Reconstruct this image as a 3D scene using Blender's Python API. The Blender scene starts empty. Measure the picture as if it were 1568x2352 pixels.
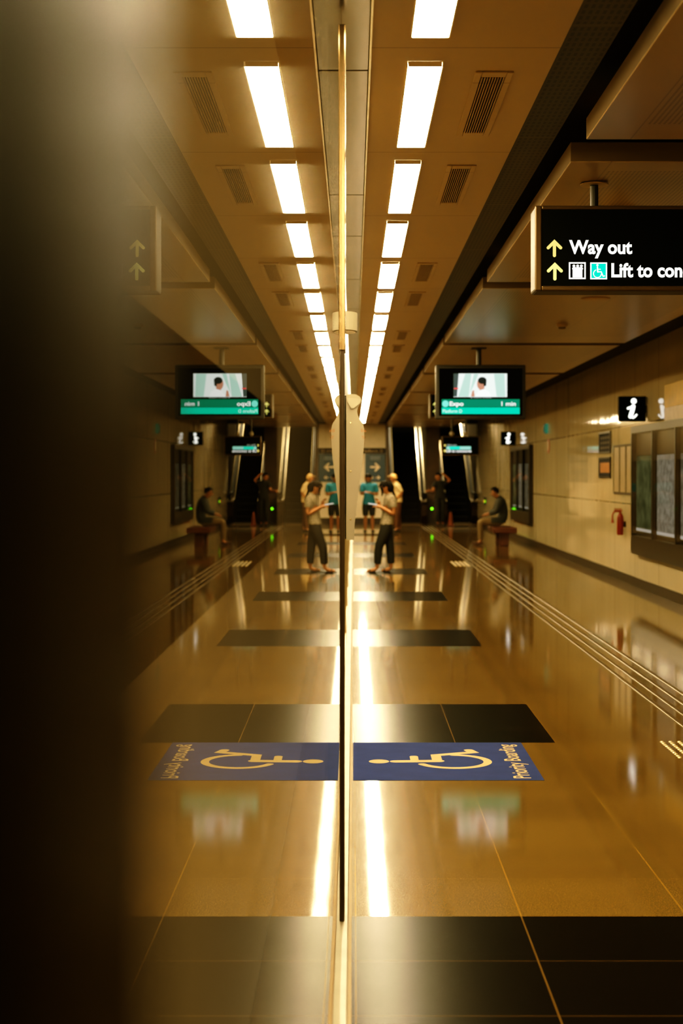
import bpy, bmesh, math, random
from mathutils import Vector, Matrix
random.seed(7)
scn = bpy.context.scene
C = scn.collection
PI = math.pi
F = 3500.0            # focal length in pixels of the 1568 x 2352 frame
HC = 1.6              # camera height

# ------------------------------------------------------------------ helpers
def link(o, parent=None):
    C.objects.link(o)
    if parent is not None:
        o.parent = parent
    return o

def tag(o, label=None, cat=None, group=None, kind=None):
    if label: o['label'] = label
    if cat: o['category'] = cat
    if group: o['group'] = group
    if kind: o['kind'] = kind
    return o

def thing(name, label, cat, loc=(0, 0, 0), rz=0.0, group=None):
    o = bpy.data.objects.new(name, None)
    o.empty_display_size = 0.1
    C.objects.link(o)
    o.location = loc
    o.rotation_euler = (0, 0, rz)
    return tag(o, label, cat, group)

def copy_tree(o, parent=None):
    c = o.copy(); C.objects.link(c)
    if parent is not None: c.parent = parent
    for ch in list(o.children):
        copy_tree(ch, c)
    return c

class MB:
    """collects shapes and links them as one mesh object"""
    def __init__(s): s.bm = bmesh.new()
    def box(s, a, b, bev=0.0, seg=2):
        x0, y0, z0 = (min(a[i], b[i]) for i in range(3)); x1, y1, z1 = (max(a[i], b[i]) for i in range(3))
        t = bmesh.new()
        v = [t.verts.new(p) for p in ((x0,y0,z0),(x1,y0,z0),(x1,y1,z0),(x0,y1,z0),(x0,y0,z1),(x1,y0,z1),(x1,y1,z1),(x0,y1,z1))]
        for f in ((0,3,2,1),(4,5,6,7),(0,1,5,4),(1,2,6,5),(2,3,7,6),(3,0,4,7)):
            t.faces.new([v[i] for i in f])
        if bev > 0:
            bmesh.ops.bevel(t, geom=t.edges[:], offset=bev, segments=seg, affect='EDGES', profile=0.5)
        return s.merge(t)
    def merge(s, t, M=None):
        me = bpy.data.meshes.new('tmp'); t.to_mesh(me); t.free()
        if M is not None: me.transform(M)
        s.bm.from_mesh(me); bpy.data.meshes.remove(me)
        return s
    def mesh(s, me, M=None):
        if M is not None: me.transform(M)
        s.bm.from_mesh(me); bpy.data.meshes.remove(me); return s
    def prism(s, pts, d, base=(0,0,0), ux=(1,0,0), uy=(0,0,1), un=(0,1,0)):
        """polygon pts in (ux,uy), extruded by d along un"""
        B, X, Y, N = Vector(base), Vector(ux), Vector(uy), Vector(un)
        t = bmesh.new()
        lo = [t.verts.new(B + X*p[0] + Y*p[1]) for p in pts]
        if d:
            hi = [t.verts.new(B + X*p[0] + Y*p[1] + N*d) for p in pts]
            n = len(pts)
            t.faces.new(lo[::-1]); t.faces.new(hi)
            for i in range(n):
                t.faces.new((lo[i], lo[(i+1) % n], hi[(i+1) % n], hi[i]))
        else:
            t.faces.new(lo)
        bmesh.ops.recalc_face_normals(t, faces=t.faces[:])
        return s.merge(t)
    def lathe(s, prof, base=(0,0,0), axis='z', n=24):
        t = bmesh.new(); rings = []
        for r, h in prof:
            ring = []
            for i in range(n):
                a = 2*PI*i/n
                p = (r*math.cos(a), r*math.sin(a), h)
                if axis == 'y': p = (p[0], p[2], p[1])
                if axis == 'x': p = (p[2], p[0], p[1])
                ring.append(t.verts.new((p[0]+base[0], p[1]+base[1], p[2]+base[2])))
            rings.append(ring)
        for a, b in zip(rings, rings[1:]):
            for i in range(n):
                t.faces.new((a[i], a[(i+1) % n], b[(i+1) % n], b[i]))
        t.faces.new(rings[0][::-1]); t.faces.new(rings[-1])
        bmesh.ops.recalc_face_normals(t, faces=t.faces[:])
        return s.merge(t)
    def bar(s, p, q, r, r2=None, n=14):
        p, q = Vector(p), Vector(q); d = q-p; L = d.length
        t = bmesh.new()
        bmesh.ops.create_cone(t, cap_ends=True, segments=n, radius1=r, radius2=r if r2 is None else r2, depth=L)
        M = Matrix.Translation((p+q)/2) @ d.to_track_quat('Z', 'Y').to_matrix().to_4x4()
        return s.merge(t, M)
    def ball(s, c, r, sc=(1,1,1), u=20, v=14, M=None):
        t = bmesh.new(); bmesh.ops.create_uvsphere(t, u_segments=u, v_segments=v, radius=r)
        T = Matrix.Translation(c) @ (M if M is not None else Matrix()) @ Matrix.Diagonal((*sc, 1))
        return s.merge(t, T)
    def stroke(s, pts, w, M, closed_caps=True):
        """flat round-ended stroke in the local xy plane of M, one outline polygon strip"""
        s.lift = getattr(s, 'lift', 0.0) + 0.00004
        pts = [Vector((p[0], p[1])) for p in pts]
        pts = [p for i, p in enumerate(pts) if i == 0 or (p-pts[i-1]).length > 1e-6]
        t = bmesh.new(); n = len(pts); h = w/2
        closed = n > 3 and (pts[0]-pts[-1]).length < 1e-6
        def nrm(a, b):
            d = (b-a).normalized(); return Vector((-d.y, d.x))
        L_, R_ = [], []
        for i, p in enumerate(pts):
            ns = []
            if i > 0: ns.append(nrm(pts[i-1], p))
            elif closed: ns.append(nrm(pts[-2], p))
            if i < n-1: ns.append(nrm(p, pts[i+1]))
            elif closed: ns.append(nrm(p, pts[1]))
            m_ = sum(ns, Vector((0, 0))).normalized(); k = min(2.0, 1/max(0.4, m_.dot(ns[0])))
            L_.append(t.verts.new((p.x+m_.x*h*k, p.y+m_.y*h*k, s.lift))); R_.append(t.verts.new((p.x-m_.x*h*k, p.y-m_.y*h*k, s.lift)))
        for i in range(n-1):
            t.faces.new((R_[i], R_[i+1], L_[i+1], L_[i]))
        if not closed:
            for e, (p, q) in enumerate(((pts[0], pts[1]), (pts[-1], pts[-2]))):
                d = (p-q).normalized(); m_ = Vector((-d.y, d.x))
                arc = [t.verts.new((p.x+h*(math.cos(a_)*m_.x+math.sin(a_)*d.x), p.y+h*(math.cos(a_)*m_.y+math.sin(a_)*d.y), s.lift)) for a_ in [PI*i/10 for i in range(11)]]
                t.faces.new(arc[::-1])
        return s.merge(t, M)
    def poly(s, pts, M):
        t = bmesh.new(); t.faces.new([t.verts.new((p[0], p[1], 0)) for p in pts]); return s.merge(t, M)
    def disc(s, c, r, M, n=28, sx=1, sy=1):
        return s.poly([(c[0]+sx*r*math.cos(2*PI*i/n), c[1]+sy*r*math.sin(2*PI*i/n)) for i in range(n)], M)
    def text(s, body, M, height, width=None, bold=0.0, align='LEFT'):
        """text with capital height = height, optionally fitted to width; origin at baseline left"""
        cu = bpy.data.curves.new('t', 'FONT'); cu.body = body; cu.size = 1.0; cu.offset = bold
        cu.resolution_u = 4
        o = bpy.data.objects.new('t', cu); C.objects.link(o)
        dg = bpy.context.evaluated_depsgraph_get()
        me = bpy.data.meshes.new_from_object(o.evaluated_get(dg))
        C.objects.unlink(o); bpy.data.objects.remove(o); bpy.data.curves.remove(cu)
        xs = [v.co.x for v in me.vertices]
        x0, x1 = min(xs), max(xs)
        ky = height/0.73
        kx = ky if width is None else width/(x1-x0)
        W = (x1-x0)*kx
        off = {'LEFT': 0, 'CENTER': -W/2, 'RIGHT': -W}[align]
        T = Matrix.Translation((off, 0, 0)) @ Matrix.Diagonal((kx, ky, 1, 1)) @ Matrix.Translation((-x0, 0, 0))
        return s.mesh(me, M @ T)
    def build(s, name, mat, parent=None, smooth=False, kind=None):
        me = bpy.data.meshes.new(name); s.bm.to_mesh(me); s.bm.free()
        me.materials.append(mat)
        if smooth:
            me.polygons.foreach_set('use_smooth', [True]*len(me.polygons))
            try: me.set_sharp_from_angle(angle=math.radians(40))
            except Exception: pass
        o = bpy.data.objects.new(name, me)
        link(o, parent)
        if kind: o['kind'] = kind
        return o

def facing_cam(x, y, z):   # local xy plane -> world xz plane looking at -y
    return Matrix.Translation((x, y, z)) @ Matrix.Rotation(PI/2, 4, 'X')
def facing_left(x, y, z):  # on the right wall: text reads with +Y? (seen from -x side, text runs towards -y)
    return Matrix.Translation((x, y, z)) @ Matrix.Rotation(-PI/2, 4, 'Z') @ Matrix.Rotation(PI/2, 4, 'X')

# ------------------------------------------------------------------ materials
def nodes(m):
    m.use_nodes = True
    return m.node_tree.nodes, m.node_tree.links
MATS = {}
def P(name, col, rough=0.5, metal=0.0, spec=0.5, var=0.12, scale=6.0, bump=0.0, bscale=60.0, coat=0.0):
    if name in MATS: return MATS[name]
    m = bpy.data.materials.new(name); N, L = nodes(m)
    b = N['Principled BSDF']
    tc = N.new('ShaderNodeTexCoord'); nz = N.new('ShaderNodeTexNoise'); nz.inputs['Scale'].default_value = scale
    nz.inputs['Detail'].default_value = 3
    L.new(tc.outputs['Object'], nz.inputs['Vector'])
    rp = N.new('ShaderNodeValToRGB')
    rp.color_ramp.elements[0].position = 0.3; rp.color_ramp.elements[1].position = 0.7
    rp.color_ramp.elements[0].color = (*[c*(1-var) for c in col], 1)
    rp.color_ramp.elements[1].color = (*[min(1, c*(1+var)) for c in col], 1)
    L.new(nz.outputs['Fac'], rp.inputs['Fac']); L.new(rp.outputs['Color'], b.inputs['Base Color'])
    b.inputs['Roughness'].default_value = rough; b.inputs['Metallic'].default_value = metal
    b.inputs['Specular IOR Level'].default_value = spec
    b.inputs['Coat Weight'].default_value = coat
    if bump:
        n2 = N.new('ShaderNodeTexNoise'); n2.inputs['Scale'].default_value = bscale
        L.new(tc.outputs['Object'], n2.inputs['Vector'])
        bp = N.new('ShaderNodeBump'); bp.inputs['Strength'].default_value = bump; bp.inputs['Distance'].default_value = 0.01
        L.new(n2.outputs['Fac'], bp.inputs['Height']); L.new(bp.outputs['Normal'], b.inputs['Normal'])
    MATS[name] = m
    return m
def E(name, col, strength=1.0, var=0.0, scale=8):
    if name in MATS: return MATS[name]
    m = bpy.data.materials.new(name); N, L = nodes(m)
    N.remove(N['Principled BSDF'])
    e = N.new('ShaderNodeEmission'); e.inputs['Color'].default_value = (*col, 1); e.inputs['Strength'].default_value = strength
    if var:
        tc = N.new('ShaderNodeTexCoord'); nz = N.new('ShaderNodeTexNoise'); nz.inputs['Scale'].default_value = scale
        L.new(tc.outputs['Object'], nz.inputs['Vector'])
        rp = N.new('ShaderNodeValToRGB')
        rp.color_ramp.elements[0].position = 0.35; rp.color_ramp.elements[1].position = 0.65
        rp.color_ramp.elements[0].color = (*[c*(1-var) for c in col], 1)
        rp.color_ramp.elements[1].color = (*[c*(1+var) for c in col], 1)
        L.new(nz.outputs['Fac'], rp.inputs['Fac']); L.new(rp.outputs['Color'], e.inputs['Color'])
    L.new(e.outputs[0], N['Material Output'].inputs['Surface'])
    MATS[name] = m
    return m
def mth(N, L, op, a, b=None, c=None):
    n = N.new('ShaderNodeMath'); n.operation = op
    for i, v in enumerate((a, b, c)):
        if v is None: continue
        if isinstance(v, (int, float)): n.inputs[i].default_value = v
        else: L.new(v, n.inputs[i])
    return n.outputs[0]
def mix(N, L, fac, a, b):
    n = N.new('ShaderNodeMix'); n.data_type = 'RGBA'
    if isinstance(fac, (int, float)): n.inputs['Factor'].default_value = fac
    else: L.new(fac, n.inputs['Factor'])
    for sock, v in ((n.inputs[6], a), (n.inputs[7], b)):
        if isinstance(v, tuple): sock.default_value = (*v, 1)
        else: L.new(v, sock)
    return n.outputs[2]

LAMP_COL = (1.0, 0.77, 0.44)
LAMP_L = 130.0
M_lamp = E('lamp_diffuser_mat', LAMP_COL, LAMP_L)
M_white_txt = E('lit_white', (1.0, 1.0, 0.96), 1.05)
M_dim_txt = E('dim_white_text', (0.8, 0.9, 0.85), 0.75)
M_yellow = E('lit_yellow', (1.0, 0.82, 0.24), 0.95)
M_yellow2 = E('lit_lemon_yellow', (1.0, 0.95, 0.30), 1.0)
M_teal = E('lit_teal', (0.0, 0.82, 0.56), 1.0)
M_green_hi = E('screen_bright_green', (0.0, 0.66, 0.42), 1.0)
M_green_lo = E('screen_dark_green', (0.005, 0.24, 0.14), 1.0)
M_scr_white = E('screen_white', (0.90, 0.97, 0.92), 0.95)
M_scr_mint = E('screen_mint', (0.55, 0.80, 0.68), 0.9)
M_scr_skin = E('screen_skin', (0.62, 0.30, 0.20), 0.9)
M_scr_hair = E('screen_hair', (0.03, 0.035, 0.035), 0.8)
M_scr_red = E('screen_red', (0.9, 0.12, 0.12), 0.9)
M_scr_black = E('screen_black_glow', (0.006, 0.004, 0.003), 0.5)
M_led_green = E('led_green', (0.18, 1.0, 0.02), 2.2)
M_led_orange = E('led_orange', (1.0, 0.25, 0.03), 2.5)
M_black = P('black_plastic', (0.006, 0.005, 0.004), 0.45)
M_signface = P('sign_face_black', (0.001, 0.0015, 0.001), 0.5, spec=0.05)
M_bronze = P('bronze_frame', (0.05, 0.032, 0.015), 0.5, 0.5)
M_void = P('void_black', (0.004, 0.003, 0.002), 0.9, spec=0.1)
M_dark_ceiling = P('dark_ceiling', (0.02, 0.012, 0.006), 0.8, spec=0.2)
M_steel = P('brushed_steel', (0.125, 0.095, 0.052), 0.25, 0.95, scale=2.2, var=0.15, bump=0.04, bscale=9)
M_steel2 = P('escalator_steel', (0.30, 0.20, 0.10), 0.20, 0.9)
M_bright_steel = P('bright_trim_steel', (0.8, 0.66, 0.42), 0.25, 0.9)
M_beige = P('beige_enamel', (0.27, 0.23, 0.16), 0.50, var=0.03)
M_brown_trim = P('brown_rubber_trim', (0.20, 0.12, 0.04), 0.6)
M_base = P('dark_skirting', (0.030, 0.018, 0.008), 0.4)
M_cab = P('cabinet_frame_metal', (0.020, 0.013, 0.008), 0.3, 0.3)
M_far = P('cream_paint', (0.80, 0.68, 0.48), 0.6, var=0.04)

def floor_mat():
    m = bpy.data.materials.new('granite_floor'); N, L = nodes(m); b = N['Principled BSDF']
    tc = N.new('ShaderNodeTexCoord'); sp = N.new('ShaderNodeSeparateXYZ'); L.new(tc.outputs['Object'], sp.inputs[0])
    X, Y = sp.outputs[0], sp.outputs[1]
    def noise(sc, det=2):
        n = N.new('ShaderNodeTexNoise'); n.inputs['Scale'].default_value = sc; n.inputs['Detail'].default_value = det
        L.new(tc.outputs['Object'], n.inputs['Vector']); return n.outputs['Fac']
    # dark bands: three tiles deep every ten tiles, two tiles wide from the doors
    ym = mth(N, L, 'FLOORED_MODULO', mth(N, L, 'SUBTRACT', Y, 9.09), 5.1)
    band = mth(N, L, 'MULTIPLY', mth(N, L, 'LESS_THAN', ym, 1.53), mth(N, L, 'LESS_THAN', X, 1.205))
    sy = mth(N, L, 'FLOORED_MODULO', mth(N, L, 'SUBTRACT', Y, 9.09), 0.51)
    sx = mth(N, L, 'FLOORED_MODULO', mth(N, L, 'SUBTRACT', X, 0.005), 0.60)
    seam = mth(N, L, 'MAXIMUM', mth(N, L, 'MULTIPLY', mth(N, L, 'LESS_THAN', sy, 0.006), 0.5), mth(N, L, 'LESS_THAN', sx, 0.006))
    # per tile tone
    ty = mth(N, L, 'FLOOR', mth(N, L, 'DIVIDE', mth(N, L, 'SUBTRACT', Y, 9.09), 0.51))
    tx = mth(N, L, 'FLOOR', mth(N, L, 'DIVIDE', mth(N, L, 'SUBTRACT', X, 0.005), 0.60))
    cv = N.new('ShaderNodeCombineXYZ'); L.new(tx, cv.inputs[0]); L.new(ty, cv.inputs[1])
    wn = N.new('ShaderNodeTexWhiteNoise'); wn.noise_dimensions = '2D'; L.new(cv.outputs[0], wn.inputs['Vector'])
    g = noise(220, 3)
    rp = N.new('ShaderNodeValToRGB'); L.new(g, rp.inputs['Fac'])
    rp.color_ramp.elements[0].position = 0.30; rp.color_ramp.elements[0].color = (0.050, 0.027, 0.006, 1)
    rp.color_ramp.elements[1].position = 0.72; rp.color_ramp.elements[1].color = (0.22, 0.135, 0.038, 1)
    rd = N.new('ShaderNodeValToRGB'); L.new(g, rd.inputs['Fac'])
    rd.color_ramp.elements[0].position = 0.30; rd.color_ramp.elements[0].color = (0.002, 0.0014, 0.001, 1)
    rd.color_ramp.elements[1].position = 0.75; rd.color_ramp.elements[1].color = (0.006, 0.004, 0.0026, 1)
    col = mix(N, L, band, rp.outputs['Color'], rd.outputs['Color'])
    tone = mth(N, L, 'MULTIPLY_ADD', wn.outputs['Value'], 0.22, 0.89)
    vm = N.new('ShaderNodeVectorMath'); vm.operation = 'SCALE'; L.new(col, vm.inputs[0]); L.new(tone, vm.inputs['Scale'])
    seamc = mix(N, L, band, (0.26, 0.15, 0.03), (0.12, 0.07, 0.02))
    col = mix(N, L, mth(N, L, 'MULTIPLY', seam, 0.75), vm.outputs[0], seamc)
    L.new(col, b.inputs['Base Color'])
    rgh = mth(N, L, 'MULTIPLY_ADD', noise(3.0, 2), 0.03, 0.035)
    rgh = mth(N, L, 'ADD', rgh, mth(N, L, 'MULTIPLY', band, 0.19))
    L.new(rgh, b.inputs['Roughness'])
    L.new(mth(N, L, 'MULTIPLY_ADD', band, -0.20, 0.20), b.inputs['Coat Weight']); b.inputs['Coat Roughness'].default_value = 0.27; b.inputs['Coat IOR'].default_value = 1.25
    L.new(mth(N, L, 'MULTIPLY_ADD', band, -0.315, 0.33), b.inputs['Specular IOR Level'])
    bp = N.new('ShaderNodeBump'); bp.inputs['Strength'].default_value = 0.03; bp.inputs['Distance'].default_value = 0.001
    L.new(g, bp.inputs['Height']); L.new(bp.outputs['Normal'], b.inputs['Normal'])
    return m

def wall_mat():
    """glossy enamel panels: joints at z 1.15 and 2.3 and every 1.7 m"""
    m = bpy.data.materials.new('enamel_wall_panels'); N, L = nodes(m); b = N['Principled BSDF']
    tc = N.new('ShaderNodeTexCoord'); sp = N.new('ShaderNodeSeparateXYZ'); L.new(tc.outputs['Object'], sp.inputs[0])
    Y, Z = sp.outputs[1], sp.outputs[2]
    jz = mth(N, L, 'LESS_THAN', mth(N, L, 'ABSOLUTE', mth(N, L, 'SUBTRACT', mth(N, L, 'FLOORED_MODULO', Z, 1.15), 0.02)), 0.011)
    jy = mth(N, L, 'LESS_THAN', mth(N, L, 'FLOORED_MODULO', mth(N, L, 'SUBTRACT', Y, 21.9), 1.7), 0.03)
    j = mth(N, L, 'MAXIMUM', jz, jy)
    nz = N.new('ShaderNodeTexNoise'); nz.inputs['Scale'].default_value = 0.8; L.new(tc.outputs['Object'], nz.inputs['Vector'])
    jy = mth(N, L, 'MULTIPLY', jy, 0.5); j = mth(N, L, 'MAXIMUM', jz, jy)
    base = mix(N, L, nz.outputs['Fac'], (0.46, 0.385, 0.245), (0.57, 0.475, 0.305))
    col = mix(N, L, mth(N, L, 'MULTIPLY', j, 0.75), base, (0.06, 0.035, 0.012))
    L.new(col, b.inputs['Base Color'])
    b.inputs['Roughness'].default_value = 0.06
    b.inputs['Specular IOR Level'].default_value = 0.26
    # slight waviness of the panels
    mp = N.new('ShaderNodeMapping'); mp.inputs['Scale'].default_value = (1, 1.6, 0.25); L.new(tc.outputs['Object'], mp.inputs[0])
    n2 = N.new('ShaderNodeTexNoise'); n2.inputs['Scale'].default_value = 1.6; n2.inputs['Detail'].default_value = 1
    L.new(mp.outputs[0], n2.inputs['Vector'])
    bp = N.new('ShaderNodeBump'); bp.inputs['Strength'].default_value = 0.25; bp.inputs['Distance'].default_value = 0.02
    L.new(n2.outputs['Fac'], bp.inputs['Height']); L.new(bp.outputs['Normal'], b.inputs['Normal'])
    return m

def ceiling_mat():
    m = bpy.data.materials.new('ceiling_metal_panels'); N, L = nodes(m); b = N['Principled BSDF']
    tc = N.new('ShaderNodeTexCoord'); sp = N.new('ShaderNodeSeparateXYZ'); L.new(tc.outputs['Object'], sp.inputs[0])
    j = mth(N, L, 'LESS_THAN', mth(N, L, 'FLOORED_MODULO', mth(N, L, 'SUBTRACT', sp.outputs[1], 5.885), 1.91), 0.012)
    nz = N.new('ShaderNodeTexNoise'); nz.inputs['Scale'].default_value = 1.2; L.new(tc.outputs['Object'], nz.inputs['Vector'])
    base = mix(N, L, nz.outputs['Fac'], (0.34, 0.235, 0.11), (0.38, 0.27, 0.135))
    col = mix(N, L, mth(N, L, 'MULTIPLY', j, 0.5), base, (0.06, 0.035, 0.012))
    L.new(col, b.inputs['Base Color']); b.inputs['Roughness'].default_value = 0.5
    return m

def soffit_mat():
    """painted panel with a field of small perforations"""
    m = bpy.data.materials.new('perforated_soffit'); N, L = nodes(m); b = N['Principled BSDF']
    tc = N.new('ShaderNodeTexCoord'); sp = N.new('ShaderNodeSeparateXYZ'); L.new(tc.outputs['Object'], sp.inputs[0])
    X, Y, Z = sp.outputs
    p = 0.022
    fx = mth(N, L, 'SUBTRACT', mth(N, L, 'FLOORED_MODULO', X, p), p/2)
    fy = mth(N, L, 'SUBTRACT', mth(N, L, 'FLOORED_MODULO', Y, p), p/2)
    r2 = mth(N, L, 'ADD', mth(N, L, 'MULTIPLY', fx, fx), mth(N, L, 'MULTIPLY', fy, fy))
    hole = mth(N, L, 'LESS_THAN', r2, 0.0062**2)
    # field: local x 0.25..1.85, y margins 0.25 ; only on the underside
    inx = mth(N, L, 'MULTIPLY', mth(N, L, 'GREATER_THAN', X, 0.22), mth(N, L, 'LESS_THAN', X, 1.95))
    iny = mth(N, L, 'MULTIPLY', mth(N, L, 'GREATER_THAN', Y, 0.22), mth(N, L, 'LESS_THAN', Y, 4.45))
    fld = mth(N, L, 'MULTIPLY', mth(N, L, 'MULTIPLY', inx, iny), mth(N, L, 'LESS_THAN', Z, 0.01))
    seam = mth(N, L, 'LESS_THAN', mth(N, L, 'FLOORED_MODULO', mth(N, L, 'SUBTRACT', X, 0.2), 1.0), 0.008)
    seam = mth(N, L, 'MAXIMUM', seam, mth(N, L, 'LESS_THAN', mth(N, L, 'ABSOLUTE', mth(N, L, 'SUBTRACT', Y, 2.35)), 0.006))
    nz = N.new('ShaderNodeTexNoise'); nz.inputs['Scale'].default_value = 1.0; L.new(tc.outputs['Object'], nz.inputs['Vector'])
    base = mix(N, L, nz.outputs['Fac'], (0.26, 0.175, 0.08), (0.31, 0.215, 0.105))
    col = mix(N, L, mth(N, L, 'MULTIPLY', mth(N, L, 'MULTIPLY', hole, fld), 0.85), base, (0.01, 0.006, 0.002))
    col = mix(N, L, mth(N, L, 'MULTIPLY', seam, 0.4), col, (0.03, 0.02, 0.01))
    col = mix(N, L, mth(N, L, 'GREATER_THAN', Z, 0.004), col, (0.10, 0.065, 0.028))  # side faces given a darker colour to stand in for shade
    L.new(col, b.inputs['Base Color']); L.new(mth(N, L, 'MULTIPLY_ADD', mth(N, L, 'GREATER_THAN', Z, 0.001), 0.5, 0.32), b.inputs['Roughness'])
    return m

def grille_mat():
    m = bpy.data.materials.new('dark_perforated_grille'); N, L = nodes(m); b = N['Principled BSDF']
    tc = N.new('ShaderNodeTexCoord'); sp = N.new('ShaderNodeSeparateXYZ'); L.new(tc.outputs['Object'], sp.inputs[0])
    a = mth(N, L, 'LESS_THAN', mth(N, L, 'FLOORED_MODULO', sp.outputs[0], 0.026), 0.013)
    c = mth(N, L, 'LESS_THAN', mth(N, L, 'FLOORED_MODULO', sp.outputs[1], 0.07), 0.045)
    h = mth(N, L, 'MULTIPLY', a, c)
    j = mth(N, L, 'LESS_THAN', mth(N, L, 'FLOORED_MODULO', sp.outputs[1], 1.9), 0.03)
    col = mix(N, L, h, (0.035, 0.026, 0.017), (0.002, 0.002, 0.002))
    col = mix(N, L, j, col, (0.05, 0.036, 0.02))
    L.new(col, b.inputs['Base Color']); b.inputs['Roughness'].default_value = 0.6
    return m

def glass_mat():
    """platform screen glass: clear pane over a dark tunnel, reflecting by its Fresnel term"""
    m = bpy.data.materials.new('screen_door_glass'); N, L = nodes(m)
    N.remove(N['Principled BSDF'])
    tr = N.new('ShaderNodeBsdfTransparent'); tr.inputs['Color'].default_value = (0.78, 0.72, 0.60, 1)
    g1 = N.new('ShaderNodeBsdfGlossy'); g1.inputs['Roughness'].default_value = 0.0; g1.inputs['Color'].default_value = (0.95, 0.93, 0.88, 1)
    g2 = N.new('ShaderNodeBsdfGlossy'); g2.inputs['Roughness'].default_value = 0.07; g2.inputs['Color'].default_value = (0.95, 0.86, 0.70, 1)
    mg = N.new('ShaderNodeMixShader'); mg.inputs[0].default_value = 0.008
    L.new(g1.outputs[0], mg.inputs[1]); L.new(g2.outputs[0], mg.inputs[2])
    tc = N.new('ShaderNodeTexCoord')
    mp = N.new('ShaderNodeMapping'); mp.inputs['Scale'].default_value = (1, 1.0, 0.25); L.new(tc.outputs['Object'], mp.inputs[0])
    nz = N.new('ShaderNodeTexNoise'); nz.inputs['Scale'].default_value = 1.3; nz.inputs['Detail'].default_value = 1
    L.new(mp.outputs[0], nz.inputs['Vector'])
    bp = N.new('ShaderNodeBump'); bp.inputs['Strength'].default_value = 0.05; bp.inputs['Distance'].default_value = 0.004
    L.new(nz.outputs['Fac'], bp.inputs['Height'])
    L.new(bp.outputs['Normal'], g1.inputs['Normal'])
    fr = N.new('ShaderNodeFresnel'); fr.inputs['IOR'].default_value = 2.1
    ge = N.new('ShaderNodeNewGeometry')
    fac = mth(N, L, 'MULTIPLY', fr.outputs[0], mth(N, L, 'SUBTRACT', 1.0, ge.outputs['Backfacing']))
    ms = N.new('ShaderNodeMixShader'); L.new(fac, ms.inputs[0]); L.new(tr.outputs[0], ms.inputs[1]); L.new(mg.outputs[0], ms.inputs[2])
    L.new(ms.outputs[0], N['Material Output'].inputs['Surface'])
    return m
M_glass = glass_mat()

def clear_glass():
    m = bpy.data.materials.new('cabinet_glass'); N, L = nodes(m); N.remove(N['Principled BSDF'])
    tr = N.new('ShaderNodeBsdfTransparent'); g = N.new('ShaderNodeBsdfGlossy'); g.inputs['Roughness'].default_value = 0.03
    fr = N.new('ShaderNodeFresnel'); fr.inputs['IOR'].default_value = 1.45
    ge = N.new('ShaderNodeNewGeometry')
    fac = mth(N, L, 'MULTIPLY', fr.outputs[0], mth(N, L, 'SUBTRACT', 1.0, ge.outputs['Backfacing']))
    ms = N.new('ShaderNodeMixShader'); L.new(fac, ms.inputs[0]); L.new(tr.outputs[0], ms.inputs[1]); L.new(g.outputs[0], ms.inputs[2])
    L.new(ms.outputs[0], N['Material Output'].inputs['Surface'])
    return m
M_clear = clear_glass()

# ------------------------------------------------------------------ camera
cam = bpy.data.cameras.new('camera'); co = bpy.data.objects.new('camera', cam); C.objects.link(co)
co.location = (0, 0, HC); co.rotation_euler = (PI/2, 0, 0)
cam.sensor_fit = 'AUTO'; cam.sensor_width = 36.0
cam.lens = F*36.0/2352
cam.shift_x = -27.0/2352; cam.shift_y = -86.0/2352
cam.clip_start = 0.01; cam.clip_end = 200
cam.dof.use_dof = True; cam.dof.focus_distance = 7.6; cam.dof.aperture_fstop = 3.0
scn.camera = co

# ------------------------------------------------------------------ setting
Y0, Y1 = -6.0, 60.0
ZC = 3.25              # ceiling strip
DW = 4.05              # right wall
MB().box((-0.017, Y0, -0.1), (DW+0.3, Y1, 0)).build('floor', floor_mat(), kind='structure')
M_ceil = ceiling_mat()
# ceiling strip with light openings is a plain slab; lamps and vents sit on its underside
MB().box((0.071, Y0, ZC), (0.801, 50.0, ZC+0.05)).build('ceiling', M_ceil, kind='structure')
mb = MB()
prev = Y0
for j in (6.23, 9.0, 10.56, 12.9, 15.2, 17.6, 20.0, 22.4, 24.8, 27.2, 29.6, 32.0, 34.4, 36.8, 39.2, 41.6, 44.0, 46.4, 49.9):
    mb.box((-0.30, prev+0.008, ZC+0.002), (0.062, j-0.008, ZC+0.03), 0.003, 1); prev = j
mb.build('ceiling_steel_strip', M_steel, kind='structure')
MB().box((0.063, Y0, ZC-0.012), (0.071, 50.0, ZC+0.05)).build('trim_1', M_bright_steel, kind='structure')
MB().box((-0.30, Y0, ZC+0.05), (0.07, 50.0, ZC+0.08)).build('ceiling_steel_backing', M_void, kind='structure')
MB().box((0.80, Y0, 3.42), (DW+0.3, 50.0, 3.46)).build('ceiling_upper', M_dark_ceiling, kind='structure')
MB().box((0.801, Y0, ZC+0.035), (1.01, 50.0, ZC+0.045)).build('ceiling_grille', grille_mat(), kind='structure')
MB().box((0.801, Y0, ZC+0.05), (0.815, 50.0, 3.42)).build('ceiling_side', M_void, kind='structure')
# soffits
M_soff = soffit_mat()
soff_x0, soff_w, soff_h = 1.077, 2.12, 0.10
starts = [-3.2, 2.30, 7.56, 12.70, 18.30, 23.6, 28.9, 34.2, 39.5, 44.8]
ends = [1.9, 7.05, 12.27, 17.96, 23.2, 28.5, 33.8, 39.1, 44.4, 49.7]
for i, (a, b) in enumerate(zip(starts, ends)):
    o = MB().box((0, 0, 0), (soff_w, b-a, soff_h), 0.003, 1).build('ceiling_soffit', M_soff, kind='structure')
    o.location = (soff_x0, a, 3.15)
# right wall, skirting
MB().box((DW, Y0, 0), (DW+0.2, 50.0, 3.46)).build('wall_right', wall_mat(), kind='structure')
MB().box((DW-0.02, Y0, 0.0), (DW-0.001, 50.0, 0.13)).build('baseboard_right', M_base, kind='structure')
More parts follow.
